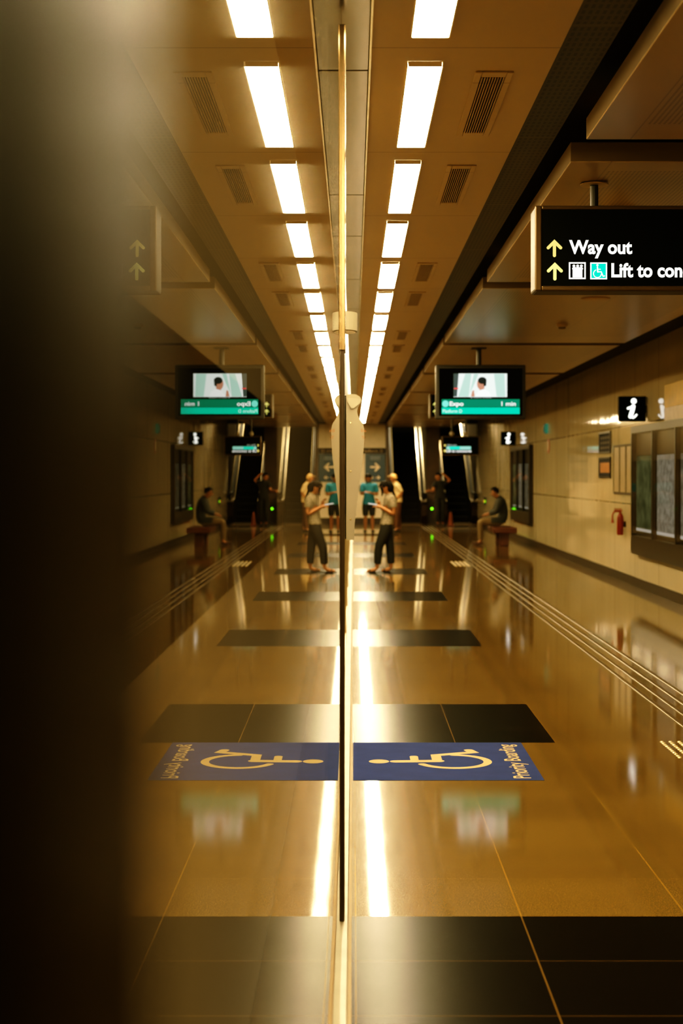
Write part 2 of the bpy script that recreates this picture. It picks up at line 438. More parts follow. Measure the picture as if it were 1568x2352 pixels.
# tunnel behind the glass
MB().box((-3.2, Y0, -1.2), (-3.0, Y1, 4.0)).build('wall_left', M_void, kind='structure')
# end of the hall
MB().box((-0.3, 50.0, 0), (1.06, 50.2, 4.6)).build('wall_far', M_far, kind='structure')
MB().box((0.0, 49.97, 0), (1.06, 49.999, 0.18)).build('baseboard_far', M_base, kind='structure')
M_divider = P('brown_cladding', (0.06, 0.030, 0.012), 0.4, var=0.25, scale=3)
MB().box((1.06, 49.6, 0), (1.16, 60.0, 6.0)).build('pillar_escalator', M_divider, kind='structure')
MB().box((2.42, 50.4, 0), (2.86, 60.0, 6.0)).build('wall_between_escalators', M_divider, kind='structure')
MB().box((4.06, 50.0, 0), (4.4, 60.0, 6.0)).build('wall_escalator_side', M_divider, kind='structure')
MB().box((1.0, 60.0, -0.1), (4.5, 60.2, 7.0)).build('wall_escalator_end', M_void, kind='structure')
MB().box((0.0, 50.3, 6.0), (4.5, 60.2, 6.2)).build('ceiling_escalator', M_void, kind='structure')
MB().box((0.80, 49.9, 3.26), (4.25, 50.0, 4.2)).build('ceiling_edge', M_dark_ceiling, kind='structure')
# threshold in front of the escalators
MB().box((2.2, 45.1, 0.0), (3.75, 45.22, 0.006), 0.002, 1).build('trim_2', M_bright_steel, kind='structure')

# ------------------------------------------------------------------ platform screen doors
GX = -0.04
gl = MB().box((GX-0.012, 0.3155, 0.03), (GX, 5.40, 3.20)).build('window_1', M_glass)
tag(gl, kind='structure')
# sill under the glass
MB().box((-0.30, Y0, -0.1), (-0.019, 50.0, 0.012), 0.002, 1).build('trim_3', P('sill_steel', (0.30, 0.26, 0.19), 0.5, 0.3), kind='structure')
MB().box((-0.0175, Y0, -0.1), (-0.006, 50.0, 0.004)).build('trim_4', M_brown_trim, kind='structure')
# near jamb: blurred, close to the lens
M_jamb = P('jamb_bronze', (0.010, 0.005, 0.001), 0.40, 0.0, spec=0.016, var=0.1)
M_jamb2 = P('jamb_dark_edge', (0.002, 0.0008, 0.0005), 0.45, spec=0.005)
jb = thing('door_post', 'dark bronze door post close to the camera, blurred along the picture\'s left edge', 'door post', (GX, 0.25, 0))
MB().box((-0.10, -0.045, 0.012), (0.0, 0.065, 3.20), 0.004, 2).build('post', M_jamb, jb)
MB().box((-0.10, -0.25, 0.012), (-0.001, -0.046, 3.20), 0.004, 2).build('edge_seal', M_jamb2, jb)
# frame of the next door leaf and the doors beyond it
M_mull = P('mullion_dark', (0.035, 0.02, 0.008), 0.35, 0.4)
t = thing('door_mullion', 'dark upright door mullion at the far edge of the big glass pane', 'door frame', (0, 5.41, 0))
MB().box((-0.09, 0, 0.012), (-0.031, 0.16, 2.04), 0.003, 1).build('post', M_mull, t)
MB().box((-0.09, 0, 2.041), (-0.028, 0.16, 3.2), 0.003, 1).build('header_post', M_steel2, t)
y = 5.60
n = 0
M_frame = P('door_frame_steel', (0.42, 0.32, 0.18), 0.3, 0.85)
y = 5.585
while y < 49:
    L_ = 2.9
    b = min(y+L_, 49.9)
    nm = thing('platform_screen_door', 'glazed platform screen door with steel frame, along the left track edge' , 'screen door', (0, y, 0), group='platform screen doors beyond the near glass')
    MB().box((-0.115, 0, 2.05), (-0.064, b-y, 3.2), 0.003, 1).build('header', M_frame, nm)
    f = MB()
    f.box((-0.105, 0, 0.012), (-0.066, 0.06, 2.045)).box((-0.105, b-y-0.06, 0.012), (-0.066, b-y, 2.045))
    f.box((-0.105, 0.061, 0.012), (-0.066, b-y-0.061, 0.12)).box((-0.105, 0.061, 1.98), (-0.066, b-y-0.061, 2.045))
    f.build('frame', M_frame, nm)
    MB().box((-0.092, 0.062, 0.121), (-0.080, b-y-0.062, 1.979)).build('glass', M_glass, nm)
    y = b+0.01
    n += 1
# white half round box on the door header
t = thing('wall_speaker', 'small white half round box fixed high on the door header', 'speaker', (-0.0615, 7.2, 2.275))
pts = [(-0.002, -0.11)] + [(0.081*math.sin(a)**0.6 if 0 < a < PI else 0, -0.11*math.cos(a)) for a in [PI*i/20 for i in range(1, 20)]] + [(-0.002, 0.11)]
MB().prism(pts, 0.085, ux=(1,0,0), uy=(0,1,0), un=(0,0,1)).build('housing', M_beige, t)
MB().prism([(p[0]*0.9, p[1]*0.9) for p in pts], 0.003, base=(0,0,-0.0031), ux=(1,0,0), uy=(0,1,0), un=(0,0,1)).build('rim', M_bright_steel, t)
# beige fairing with rivets
t = thing('equipment_fairing', 'beige tapered metal fairing with rivets sticking out from the screen doors', 'door fairing', (0, 11.0, 0))
k = 11.0/F
prof_px = [(795,1240),(813,1240),(814,1205),(818,1170),(824,1120),(830,1080),(834,1040),(836,1010),(836,985),(833,972),(826,962),(822,955),(820,945),(822,935),(828,925),(830,918),(826,911),(818,906),(806,905),(795,907)]
pts = [((px-811)*k, HC+(1090-py)*k) for px, py in prof_px]
MB().prism(pts, 0.10).build('body', M_beige, t)
MB().prism([((px-811)*k, HC+(1090-py)*k) for px, py in [(791.4,1238),(794.5,1238),(794.5,908),(791.4,908)]], 0.10).build('edge_gasket', M_void, t)
MB().box((-0.0640, 0.1005, 1.30), (0.02, 0.115, 2.0)).build('mounting_bracket', M_beige, t)
cap = [(797,914),(827,916),(829,918),(827,926),(812,938),(806,938),(797,922)]
MB().prism([((px-811)*k, HC+(1090-py)*k) for px, py in cap], -0.012).build('top_cap', P('cap_pale', (0.33, 0.29, 0.21), 0.45), t)
for py in (971, 1082, 1193):
    MB().lathe([(0.0075, 0), (0.007, -0.003), (0.004, -0.006)], (-6*k, -0.0005, HC+(1090-py)*k), 'y', 14).build('rivet', M_bright_steel, t, True)
mt = MB()
mt.text('Em', facing_cam(18*k, -0.001, HC+(1090-992)*k), 0.022, None, 0.01)
mt.text('Tr', facing_cam(19*k, -0.001, HC+(1090-1008)*k), 0.022, None, 0.01)
mt.build('lettering', P('faded_red_paint', (0.35, 0.13, 0.04), 0.6), t)

# ------------------------------------------------------------------ ceiling lights
lt = thing('ceiling_light', 'white rectangular ceiling light', 'ceiling light', (0.287, 6.09, ZC), group='ceiling lights in a row above the screen doors')
LH = 0.020
f = MB()
f.box((-0.074, -0.006, -LH-0.001), (-0.0685, 1.506, -0.0005)).box((0.0685, -0.006, -LH-0.001), (0.074, 1.506, -0.0005))
f.box((-0.068, -0.006, -LH-0.001), (0.068, -0.0005, -0.0005)).box((-0.068, 1.5005, -LH-0.001), (0.068, 1.506, -0.0005))
f.build('frame', P('light_frame_paint', (0.75, 0.62, 0.40), 0.4), lt)
MB().box((-0.068, 0, -LH), (0.068, 1.5, -0.0005), 0.004, 2).build('diffuser', M_lamp, lt)
ORD = ['first', 'second', 'third', 'fourth', 'fifth', 'sixth', 'seventh', 'eighth', 'ninth', 'tenth', 'eleventh', 'twelfth']
for i in range(-5, 22):
    o = lt if i == 0 else copy_tree(lt)
    o.location = (0.287, 6.09+1.91*i, ZC)
    k = i+1
    if i < -1:
        o['label'] = 'white rectangular ceiling light overhead, before the first one in view'
    elif k == 0:
        o['label'] = 'white rectangular ceiling light cut off by the picture\'s top edge'
    elif k < 11:
        o['label'] = f'white rectangular ceiling light, {ORD[k-1]} whole one along the row above the platform'
    else:
        o['label'] = 'tiny distant ceiling light where the long row merges before the escalators'
# vents in pairs
vt = thing('ceiling_vent', 'louvred air vent', 'air vent', (0.5, 6.23, ZC), group='louvred air vents in the ceiling strip')
f = MB()
W_, L_ = 0.157, 1.17
f.box((0, 0, -0.008), (0.028, L_, -0.0005), 0.002, 1).box((W_-0.028, 0, -0.008), (W_, L_, -0.0005), 0.002, 1)
f.box((0.0285, 0, -0.008), (W_-0.0285, 0.07, -0.0005), 0.002, 1).box((0.0285, L_-0.07, -0.008), (W_-0.0285, L_, -0.0005), 0.002, 1)
f.build('frame', M_ceil, vt)
MB().box((0.0285, 0.0705, -0.003), (W_-0.0285, L_-0.0705, -0.0005)).build('duct_opening', M_void, vt)
sl = MB()
ns = 9; pw = (W_-0.057)/ns
for k in range(ns):
    xx = 0.0285+pw*(k+0.5)
    sl.box((xx-0.0022, 0.071, -0.009), (xx+0.0022, L_-0.071, -0.0032))
sl.build('louvre', M_ceil, vt)
vy = []
for q in range(8):
    vy += [6.23+5.63*q, 8.12+5.63*q]
for i, yy in enumerate(vy):
    o = vt if i == 0 else copy_tree(vt)
    o.location = (0.5, yy, ZC)
    if i < 8:
        o['label'] = f'louvred air vent in the ceiling strip, {ORD[i]} along the row'
    else:
        o['label'] = 'tiny distant air vent far along the ceiling strip'

# ------------------------------------------------------------------ signs
def arrow(mb_, M, h, direction='up', w=None):
    lw = h*0.20; hw = h*0.42
    pts = {'up': [[(0, 0.02*h), (0, 0.88*h)], [(-hw*0.92, 0.50*h), (0, 0.88*h), (hw*0.92, 0.50*h)]],
           'right': [[(-0.45*h, 0.45*h), (0.42*h, 0.45*h)], [(0.05*h, 0.45*h+hw*0.9), (0.42*h, 0.45*h), (0.05*h, 0.45*h-hw*0.9)]]}[direction]
    for p in pts: mb_.stroke(p, lw, M)
def wheelchair(mb_, M, s):
    """access symbol, height s, origin at lower left"""
    R = s*0.29; cx, cy = 0.36*s, 0.30*s
    mb_.disc((0.36*s, 0.92*s), 0.085*s, M)
    mb_.stroke([(0.36*s, 0.78*s), (0.38*s, 0.42*s)], 0.10*s, M)
    mb_.stroke([(0.38*s, 0.62*s), (0.58*s, 0.62*s)], 0.07*s, M)
    mb_.stroke([(0.39*s, 0.43*s), (0.64*s, 0.43*s), (0.78*s, 0.10*s), (0.88*s, 0.13*s)], 0.085*s, M)
    arc = [(cx+R*math.cos(math.radians(a)), cy+R*math.sin(math.radians(a))) for a in range(115, 361+ -5, 8)]
    mb_.stroke(arc, 0.07*s, M)

def way_out_sign(name, label, x0, x1, y, z0, z1, dep, ztop, full=True, poles=(0.3,)):
    t = thing(name, label, 'hanging sign', (x0, y, z0))
    W, H = x1-x0, z1-z0
    MB().box((0, 0.006, 0), (W, dep, H), 0.012, 2).build('housing', P('housing_dark_bronze', (0.022, 0.016, 0.010), 0.55, 0.3), t)
    fr = MB(); b = 0.034
    fr.box((0, -0.012, 0), (b, 0.004, H), 0.006, 2).box((W-b, -0.012, 0), (W, 0.004, H), 0.006, 2)
    fr.box((b, -0.012, 0), (W-b, 0.004, b*0.75), 0.006, 2).box((b, -0.012, H-b*0.6), (W-b, 0.004, H), 0.006, 2)
    fr.build('front_frame', P('sign_frame_bronze', (0.075, 0.045, 0.018), 0.38, 0.6), t)
    MB().box((b, -0.004, b*0.75), (W-b, 0.0035, H-b*0.6)).build('face', M_signface, t)
    for p in poles:
        MB().bar((p*1.0, dep/2, H), (p*1.0, dep/2, ztop-z0-0.008), 0.022).build('pole', M_black, t)
        MB().lathe([(0.075, 0), (0.075, 0.006), (0.06, 0.012)], (p, dep/2, ztop-z0-0.013), 'z', 28).build('ceiling_plate', P('plate_paint', (0.45, 0.32, 0.15), 0.4), t)
    return t
S = 8.0/F     # metres per pixel at the sign plane
def sgn(px, py): return ((px-1222)*S, HC+(1090-py)*S)
zb = HC+(1090-668)*S
t = way_out_sign('way_out_sign', 'black hanging sign reading Way out and Lift, upper right, closest to the camera', (1222-811)*S, (1222-811)*S+2.3, 8.0, zb, HC+(1090-473)*S, 0.20, 3.15, poles=((1362-1222)*S*1.02, 1.9))
t.location = ((1222-811)*S+0.014, 8.0, zb)
def fc(px, py, dy=-0.0055):   # local matrix at photo pixel on the sign face
    return facing_cam((px-1222)*S-0.014, dy, HC+(1090-py)*S-zb)
m = MB(); arrow(m, fc(1272.5, 588), 37*S); m.build('arrow', M_yellow, t)
m = MB(); arrow(m, fc(1273.5, 641.5), 38*S); m.build('arrow', M_yellow2, t)
MB().text('Way out', fc(1306, 582.5), 31.5*S, 145*S, 0.034).build('lettering', M_white_txt, t)
MB().text('Lift to concourse', fc(1403, 636), 32*S, 272*S, 0.034).build('lettering', M_white_txt, t)
def ring(mb_, M, s, w):
    mb_.stroke([(w/2, w/2), (s-w/2, w/2), (s-w/2, s-w/2), (w/2, s-w/2), (w/2, w/2)], w, M)
m = MB(); M0 = fc(1305.5, 641.5); s = 39*S
ring(m, M0, s, 0.09*s)
for cx in (0.30, 0.52, 0.74): m.disc((cx*s, 0.78*s), 0.085*s, M0)
m.stroke([(0.28*s, 0.62*s), (0.75*s, 0.62*s)], 0.17*s, M0)
m.poly([(0.22*s, 0.10*s), (0.80*s, 0.10*s), (0.80*s, 0.62*s), (0.22*s, 0.62*s)], M0)
m.build('lift_pictogram', M_white_txt, t)
m = MB(); M0 = fc(1354.5, 642)
m.poly([(0, 0), (s, 0), (s, s), (0, s)], fc(1354.5, 642, -0.0048)); m.build('access_panel', M_teal, t)
m = MB(); ring(m, M0, s, 0.08*s)
wheelchair(m, M0 @ Matrix.Translation((0.14*s, 0.10*s, 0)), 0.80*s)
m.build('access_pictogram', M_white_txt, t)

# the same kind of sign further away, mostly hidden behind the screen
S2 = 28.0/F; zb2 = HC+(1090-960)*S2
t = way_out_sign('way_out_sign', 'distant black sign with yellow arrows, mostly hidden behind the hanging screen', 1.40, 3.1, 28.0, zb2, zb2+0.445, 0.3, 3.42, poles=(0.25, 1.5))
m = MB()
arrow(m, facing_cam(0.11, -0.0055, 0.20), 0.09); arrow(m, facing_cam(0.11, -0.0055, 0.07), 0.09)
m.build('arrow', M_yellow2, t)
# third sign by the escalators
S3 = 35.0/F
x3, z3 = (1014-811)*S3, HC+(1090-1046)*S3
t = way_out_sign('exit_direction_sign', 'far black sign with white and teal lines hanging before the escalators', x3, x3+0.88, 35.0, z3, z3+0.44, 0.12, 3.15, poles=(0.24, 0.56))
for q in (0.24, 0.56):
    MB().ball((q, 0.06, 0.50), 0.06, (1, 1, 0.8)).build('pole_joint', M_beige, t, True)
MB().disc((0.075, 0.105), 0.028, facing_cam(0, -0.0055, 0)).disc((0.075, 0.23), 0.022, facing_cam(0, -0.0055, 0)).build('arrow', M_yellow, t)
MB().text('Way out', facing_cam(0.12, -0.0055, 0.225), 0.035, 0.22, 0.01).build('lettering', M_dim_txt, t)
MB().poly([(0.11, 0.135), (0.67, 0.135), (0.67, 0.205), (0.11, 0.205)], facing_cam(0, -0.0052, 0)).build('pale_strip', E('mint_strip', (0.35, 0.75, 0.62), 1.0), t)
MB().poly([(0.18, 0.14), (0.42, 0.14), (0.42, 0.20), (0.18, 0.20)], facing_cam(0, -0.0056, 0)).build('teal_strip', M_teal, t)
MB().text('Lift to concourse', facing_cam(0.11, -0.0055, 0.075), 0.055, 0.57, 0.03).build('lettering', M_white_txt, t)

# ------------------------------------------------------------------ information screen
ST = 18.6/F
tx0, tz0 = (1000-811)*ST, HC+(1090-963)*ST
t = thing('information_screen', 'large black hanging passenger information screen showing a train arriving time', 'screen', (tx0, 18.6, tz0))
W, H = 207*ST, 125*ST
MB().box((0, 0, 0), (W, 0.11, H), 0.015, 2).build('casing', M_black, t)
MB().bar((100*ST, 0.06, H), (100*ST, 0.06, 3.145-tz0), 0.032).build('pole', M_black, t)
MB().box((100*ST-0.09, -0.02, 3.135-tz0), (100*ST+0.09, 0.14, 3.149-tz0), 0.004, 1).build('ceiling_plate', M_black, t)
def tv(px, py): return ((px-1000)*ST, (963-py)*ST)
def tvp(mb_, pts, dy):
    return mb_.poly([tv(*p) for p in pts][::-1], facing_cam(0, dy, 0))
sc = MB().box((8*ST, -0.004, 8*ST), (W-8*ST, -0.0003, H-8*ST)).build('display', M_scr_black, t)
tvp(MB(), [(1041,858),(1164,858),(1164,912),(1041,912)], -0.0055).build('picture', M_scr_white, sc)
m = MB()
tvp(m, [(1068,859),(1082,859),(1076,911),(1052,911)], -0.006); m.build('picture_window', M_scr_mint, sc); m = MB(); tvp(m, [(1088,859),(1098,859),(1090,880),(1078,905)], -0.006); m.build('picture_window', M_scr_mint, sc); m = MB()
tvp(m, [(1134,859),(1158,859),(1160,911),(1140,911)], -0.006)
m.build('picture_window', M_scr_mint, sc)
tvp(MB(), [(1041,858),(1053,858),(1049,911),(1041,911)], -0.006).build('picture_dark_edge', E('screen_grey', (0.10, 0.13, 0.12), 0.8), sc)
m = MB(); m.poly([tv(1104+9*math.cos(a), 882-13*math.sin(a)) for a in [2*PI*i/24 for i in range(24)]][::1], facing_cam(0, -0.0065, 0))
tvp(m, [(1100,884),(1112,884),(1112,900),(1101,900)], -0.0064); tvp(m, [(1081,911),(1084,898),(1088,896),(1090,911)], -0.0064); m.build('picture_face', M_scr_skin, sc)
m = MB(); m.poly([tv(1107+10*math.cos(a), 874-8*math.sin(a)) for a in [2*PI*i/24 for i in range(24)]], facing_cam(0, -0.0072, 0))
tvp(m, [(1108,872),(1117,872),(1116,886),(1111,888)], -0.0071); m.build('picture_hair', M_scr_hair, sc)
tvp(MB(), [(1090,911),(1099,897),(1113,893),(1124,901),(1128,911)], -0.0069).build('picture_shirt', E('screen_shirt', (0.95, 0.97, 0.95), 1.0), sc)
tvp(MB(), [(1042,891),(1052,891),(1052,894),(1042,894)], -0.0068).build('picture_red_mark', M_scr_red, sc)
tvp(MB(), [(1014,917),(1193,917),(1193,935),(1014,935)], -0.0055).build('dark_green_bar', M_green_lo, sc)
tvp(MB(), [(1014,936),(1193,936),(1193,951),(1014,951)], -0.0055).build('bright_green_bar', M_green_hi, sc)
m = MB(); m.poly([tv(1022.5+7.5*math.cos(a), 927.5-7.5*math.sin(a)) for a in [2*PI*i/28 for i in range(28)]], facing_cam(0, -0.006, 0)); m.build('line_badge', E('badge_mint', (0.25, 0.85, 0.68), 1.0), sc)
x_, z_ = tv(1032, 932)
MB().text('Expo', facing_cam(x_, -0.0065, z_), 10*ST, 32*ST, 0.03).build('lettering', M_white_txt, sc)
x_, z_ = tv(1151, 932)
MB().text('1 min', facing_cam(x_, -0.0065, z_), 10*ST, 33*ST, 0.02).build('lettering', M_white_txt, sc)
x_, z_ = tv(1016, 948)
MB().text('Platform D', facing_cam(x_, -0.0065, z_), 8*ST, 45*ST, 0.02).build('lettering', E('pale_mint_text', (0.6, 1.0, 0.85), 1.0), sc)
x_, z_ = tv(1080, 914.5)
MB().text('2 more trains', facing_cam(x_, -0.0065, z_), 2.5*ST, 48*ST, 0.0).build('caption', M_dim_txt, sc)

# ------------------------------------------------------------------ "i" signs
def info_sign(label, yy, xc, zc, w):
    t = thing('information_sign', label, 'information sign', (xc, yy, zc))
    MB().box((-w/2, 0, -w*0.47), (w/2, 0.10, w*0.47), 0.008, 2).build('casing', M_signface, t)
    MB().box((w/2+0.0005, 0.03, -0.05), (DW-xc-0.0005, 0.07, 0.05)).build('bracket', M_black, t)
    m = MB(); M0 = facing_cam(0, -0.0015, 0); s = w
    m.disc((0.05*s, 0.29*s), 0.105*s, M0)
    # slanted letter body with top serif and curled foot
    m.stroke([(-0.16*s, 0.02*s), (0.03*s, 0.09*s)], 0.09*s, M0)
    m.stroke([(0.03*s, 0.09*s), (-0.02*s, -0.12*s), (-0.07*s, -0.28*s)], 0.155*s, M0)
    m.stroke([(-0.07*s, -0.29*s), (0.03*s, -0.33*s), (0.10*s, -0.28*s), (0.15*s, -0.22*s)], 0.07*s, M0)
    m.build('letter', E('lit_white_letter', (1.0, 1.0, 0.93), 1.7), t)
    return t
info_sign('black square sign with a lit white letter i beside the large display cabinet', 21.0, 3.845, 2.505, 0.37)
info_sign('smaller looking far black sign with a white letter i near the seated man', 38.0, 3.86, 2.50, 0.36)

# ------------------------------------------------------------------ display cabinets on the right wall
def cabinet(label, y0, y1, far=False):
    t = thing('display_cabinet', label, 'display cabinet', (DW, y0, 0.48))
    L_, H_, d = y1-y0, 1.80, 0.10
    MB().box((-0.03, 0, 0), (-0.001, L_, H_)).build('back_panel', M_cab, t)
    fr = MB()
    fr.box((-d, 0, 0), (-0.031, 0.06, H_)).box((-d, L_-0.06, 0), (-0.031, L_, H_))
    fr.box((-d, 0.0605, 0), (-0.031, L_-0.0605, 0.26)).box((-d, 0.0605, H_-0.10), (-0.031, L_-0.0605, H_))
    fr.build('frame', M_cab, t)
    bays = 3 if not far else 3
    bw = (L_-0.12)/bays
    mats = [(E('poster_grey_lit', (0.42, 0.36, 0.27), 0.34, 0.35, 9), 0), (E('poster_white_lit', (0.50, 0.43, 0.33), 0.42, 0.3, 14), 1), (E('poster_green_lit', (0.21, 0.21, 0.11), 0.42, 0.4, 4), 2)]
    for i in range(bays):
        a = 0.06+bw*i; b = a+bw
        if i: MB().box((-d, a-0.03, 0.2605), (-0.031, a+0.03, H_-0.1005)).build('mullion', M_cab, t)
        po = MB().box((-0.04, a+0.05, 0.33), (-0.0305, b-0.05, H_-0.42)).build('poster', mats[i][0], t)
        MB().box((-0.044, a+0.05, 0.33), (-0.0402, b-0.05, 0.37)).build('lit_lower_edge', E('poster_edge_light', (0.80, 0.74, 0.62), 0.55), po)
        hd = MB().box((-0.04, a+0.05, H_-0.40), (-0.0305, b-0.05, H_-0.115)).build('header_panel', P('header_dark', (0.05, 0.035, 0.025), 0.3), t)
        if i == 1:
            MB().box((-0.042, a+0.12, H_-0.30), (-0.0402, a+0.22, H_-0.12)).build('red_reflection', E('red_reflection_glow', (0.55, 0.06, 0.01), 0.8), hd)  # reflection of something red, painted as a glowing patch
        MB().box((-d+0.004, a+0.031, 0.262), (-d+0.009, b-0.031, H_-0.102)).build('glass_door', M_clear, t)
    return t
cabinet('tall glazed display cabinet with lit map posters on the right wall, cut by the frame', 17.2, 21.7)
cabinet('far glazed display cabinet on the wall behind the seated man', 34.3, 38.4, True)

def wall_box(name, label, cat, y0, y1, z0, z1, d, mat, frame=None, fw=0.03):
    t = thing(name, label, cat, (DW, y0, z0))
    MB().box((-d, 0, 0), (0.0, y1-y0, z1-z0), 0.004, 1).build('panel', mat, t)
    if frame is not None:
        f = MB(); L_, H_ = y1-y0, z1-z0
        f.box((-d-0.006, 0, 0), (-d-0.0005, fw, H_)).box((-d-0.006, L_-fw, 0), (-d-0.0005, L_, H_))
        f.box((-d-0.006, fw, 0), (-d-0.0005, L_-fw, fw)).box((-d-0.006, fw, H_-fw), (-d-0.0005, L_-fw, H_))
        f.build('frame', frame, t)
    return t
M_navy = P('navy_print', (0.010, 0.012, 0.026), 0.6, spec=0.1)
t = wall_box('wall_poster', 'dark blue wall poster with pale drawings, above the orange one', 'poster', 23.95, 25.05, 1.94, 2.29, 0.012, M_navy, M_cab)
for a in range(3):
    for b in range(4):
        MB().box((-0.0135, 0.14+b*0.22, 0.07+a*0.08), (-0.0122, 0.14+b*0.22+0.12, 0.07+a*0.08+0.04)).build('printed_figure', P('pale_print', (0.10, 0.085, 0.07), 0.6), t)
t = wall_box('wall_poster', 'dark blue wall poster with an orange middle, below the other poster', 'poster', 23.95, 25.05, 1.54, 1.88, 0.012, M_navy, M_cab)
MB().box((-0.0135, 0.08, 0.09), (-0.0122, 0.98, 0.25)).build('orange_panel', P('orange_print', (0.42, 0.16, 0.02), 0.5), t)
t = wall_box('notice_board', 'framed notice board of three tall strips left of the large display cabinet', 'notice board', 22.0, 23.6, 1.30, 2.05, 0.02, P('notice_paper', (0.38, 0.29, 0.16), 0.4), M_bronze, 0.035)
for q in (0.52, 1.06):
    MB().box((-0.028, q-0.025, 0.036), (-0.0205, q+0.025, 0.714)).build('divider', M_bronze, t)
t = wall_box('wall_sign', 'yellow wall sign with a painted grey reflection above the large display cabinet', 'wall sign', 17.0, 19.75, 2.46, 2.76, 0.02, P('yellow_sign_paint', (0.55, 0.34, 0.03), 0.4))
MB().box((-0.0215, 0.0, -0.19), (-0.001, 2.75, -0.0005)).build('grey_reflection', P('grey_reflection_paint', (0.55, 0.46, 0.32), 0.4), t)  # greyish reflection below the sign, painted as a panel
# fire extinguisher
t = thing('fire_extinguisher', 'red fire extinguisher hung low on the wall by the display cabinet', 'fire extinguisher', (DW-0.075, 22.7, 0.70))
MB().lathe([(0.042, 0), (0.05, 0.012), (0.05, 0.27), (0.036, 0.31), (0.018, 0.33)], (0, 0, 0), 'z', 20).build('cylinder', P('red_paint', (0.22, 0.020, 0.006), 0.35), t, True)
m = MB(); m.bar((0, 0, 0.33), (0, 0, 0.37), 0.018); m.box((-0.09, -0.012, 0.36), (0.03, 0.012, 0.375)); m.box((-0.09, -0.012, 0.385), (0.02, 0.012, 0.397)); m.build('valve', P('red_valve', (0.30, 0.03, 0.008), 0.4), t)
m = MB(); pts = [(-0.02, 0, 0.35), (-0.09, 0, 0.35), (-0.115, 0, 0.30), (-0.115, 0, 0.24)]
for p, q in zip(pts, pts[1:]): m.bar(p, q, 0.011)
m.bar((-0.115, 0, 0.24), (-0.115, 0, 0.18), 0.012, 0.022); m.build('hose', P('hose_red', (0.26, 0.025, 0.008), 0.5), t)
MB().box((0.0505, -0.03, 0.12), (0.075, 0.03, 0.20)).build('wall_bracket', M_black, t)
# small things further along the wall
t = wall_box('exit_sign', 'small green lit sign high on the wall between the information signs', 'exit sign', 31.7, 31.95, 2.46, 2.66, 0.06, E('dim_green_sign', (0.10, 0.42, 0.28), 0.35), M_black, 0.03)
t = thing('round_sign', 'small round red sign on the wall beyond the posters', 'wall sign', (DW, 31.6, 2.19))
MB().lathe([(0.15, 0), (0.15, -0.010)], (-0.001, 0, 0), 'x', 28).build('disc', P('red_sign', (0.28, 0.03, 0.01), 0.4), t)
MB().lathe([(0.10, 0), (0.10, -0.003)], (-0.0115, 0, 0), 'x', 28).build('centre', P('sign_cream', (0.5, 0.38, 0.2), 0.4), t)
t = wall_box('call_point', 'small call panel with green and orange lamps behind the seated man', 'call panel', 46.3, 46.9, 0.66, 0.92, 0.03, M_black)
MB().lathe([(0.035, 0), (0.035, -0.01)], (-0.031, 0.17, 0.12), 'x', 16).build('green_lamp', M_led_green, t)
MB().lathe([(0.022, 0), (0.022, -0.01)], (-0.031, 0.42, 0.12), 'x', 16).build('orange_lamp', M_led_orange, t)

# ------------------------------------------------------------------ soffit fittings
t = thing('ceiling_speaker', 'cone shaped cream loudspeaker under the soffit above the nearest hanging sign', 'speaker', (1.54, 8.9, 3.15))
MB().lathe([(0.105, -0.0005), (0.108, -0.012), (0.10, -0.018), (0.05, -0.085), (0.044, -0.10)], (0, 0, 0), 'z', 28).build('horn', P('speaker_paint', (0.58, 0.44, 0.22), 0.4), t, True)
MB().lathe([(0.116, -0.0004), (0.116, -0.006)], (0, 0, 0), 'z', 28).build('flange', P('flange_paint', (0.5, 0.36, 0.17), 0.4), t)
t = thing('smoke_detector', 'small round smoke detector on the soffit before the information screen', 'smoke detector', (2.15, 15.7, 3.15))
MB().lathe([(0.06, -0.0005), (0.06, -0.015), (0.05, -0.03)], (0, 0, 0), 'z', 24).build('base', P('detector_paint', (0.34, 0.24, 0.11), 0.4), t, True)
MB().lathe([(0.04, -0.0305), (0.036, -0.05), (0.01, -0.055)], (0, 0, 0), 'z', 24).build('sensor', P('detector_dark', (0.10, 0.065, 0.03), 0.4), t, True)
t = thing('ceiling_disc', 'flat round cover on the soffit just past the nearest hanging sign', 'ceiling cover', (2.13, 13.4, 3.15))
MB().lathe([(0.13, -0.0005), (0.13, -0.008), (0.11, -0.014)], (0, 0, 0), 'z', 28).build('cover', P('cover_paint', (0.30, 0.20, 0.09), 0.4), t, True)

# ------------------------------------------------------------------ floor markings
t = thing('priority_boarding_marking', 'blue floor marking with wheelchair symbol and words Priority Boarding', 'floor marking', (0, 7.97, 0))
MB().box((0.0, 0, 0.0004), (1.0, 1.12, 0.0016)).build('panel', P('blue_vinyl', (0.017, 0.030, 0.110), 0.8, spec=0.04, var=0.08), t)
M_cream = P('cream_vinyl', (0.42, 0.32, 0.17), 0.8, spec=0.04, var=0.05)
def mk(x, y):   # local: text x -> +Y (away), text y -> -X
    M = Matrix(((0, -1, 0, x), (1, 0, 0, y), (0, 0, 1, 0.0021), (0, 0, 0, 1)))
    return M
m = MB(); wheelchair(m, mk(0.755, 0.28), 0.665); m.build('wheelchair_symbol', M_cream, t)
MB().text('Priority Boarding', mk(0.935, 0.05), 0.095, 1.00, 0.012).build('lettering', M_cream, t)
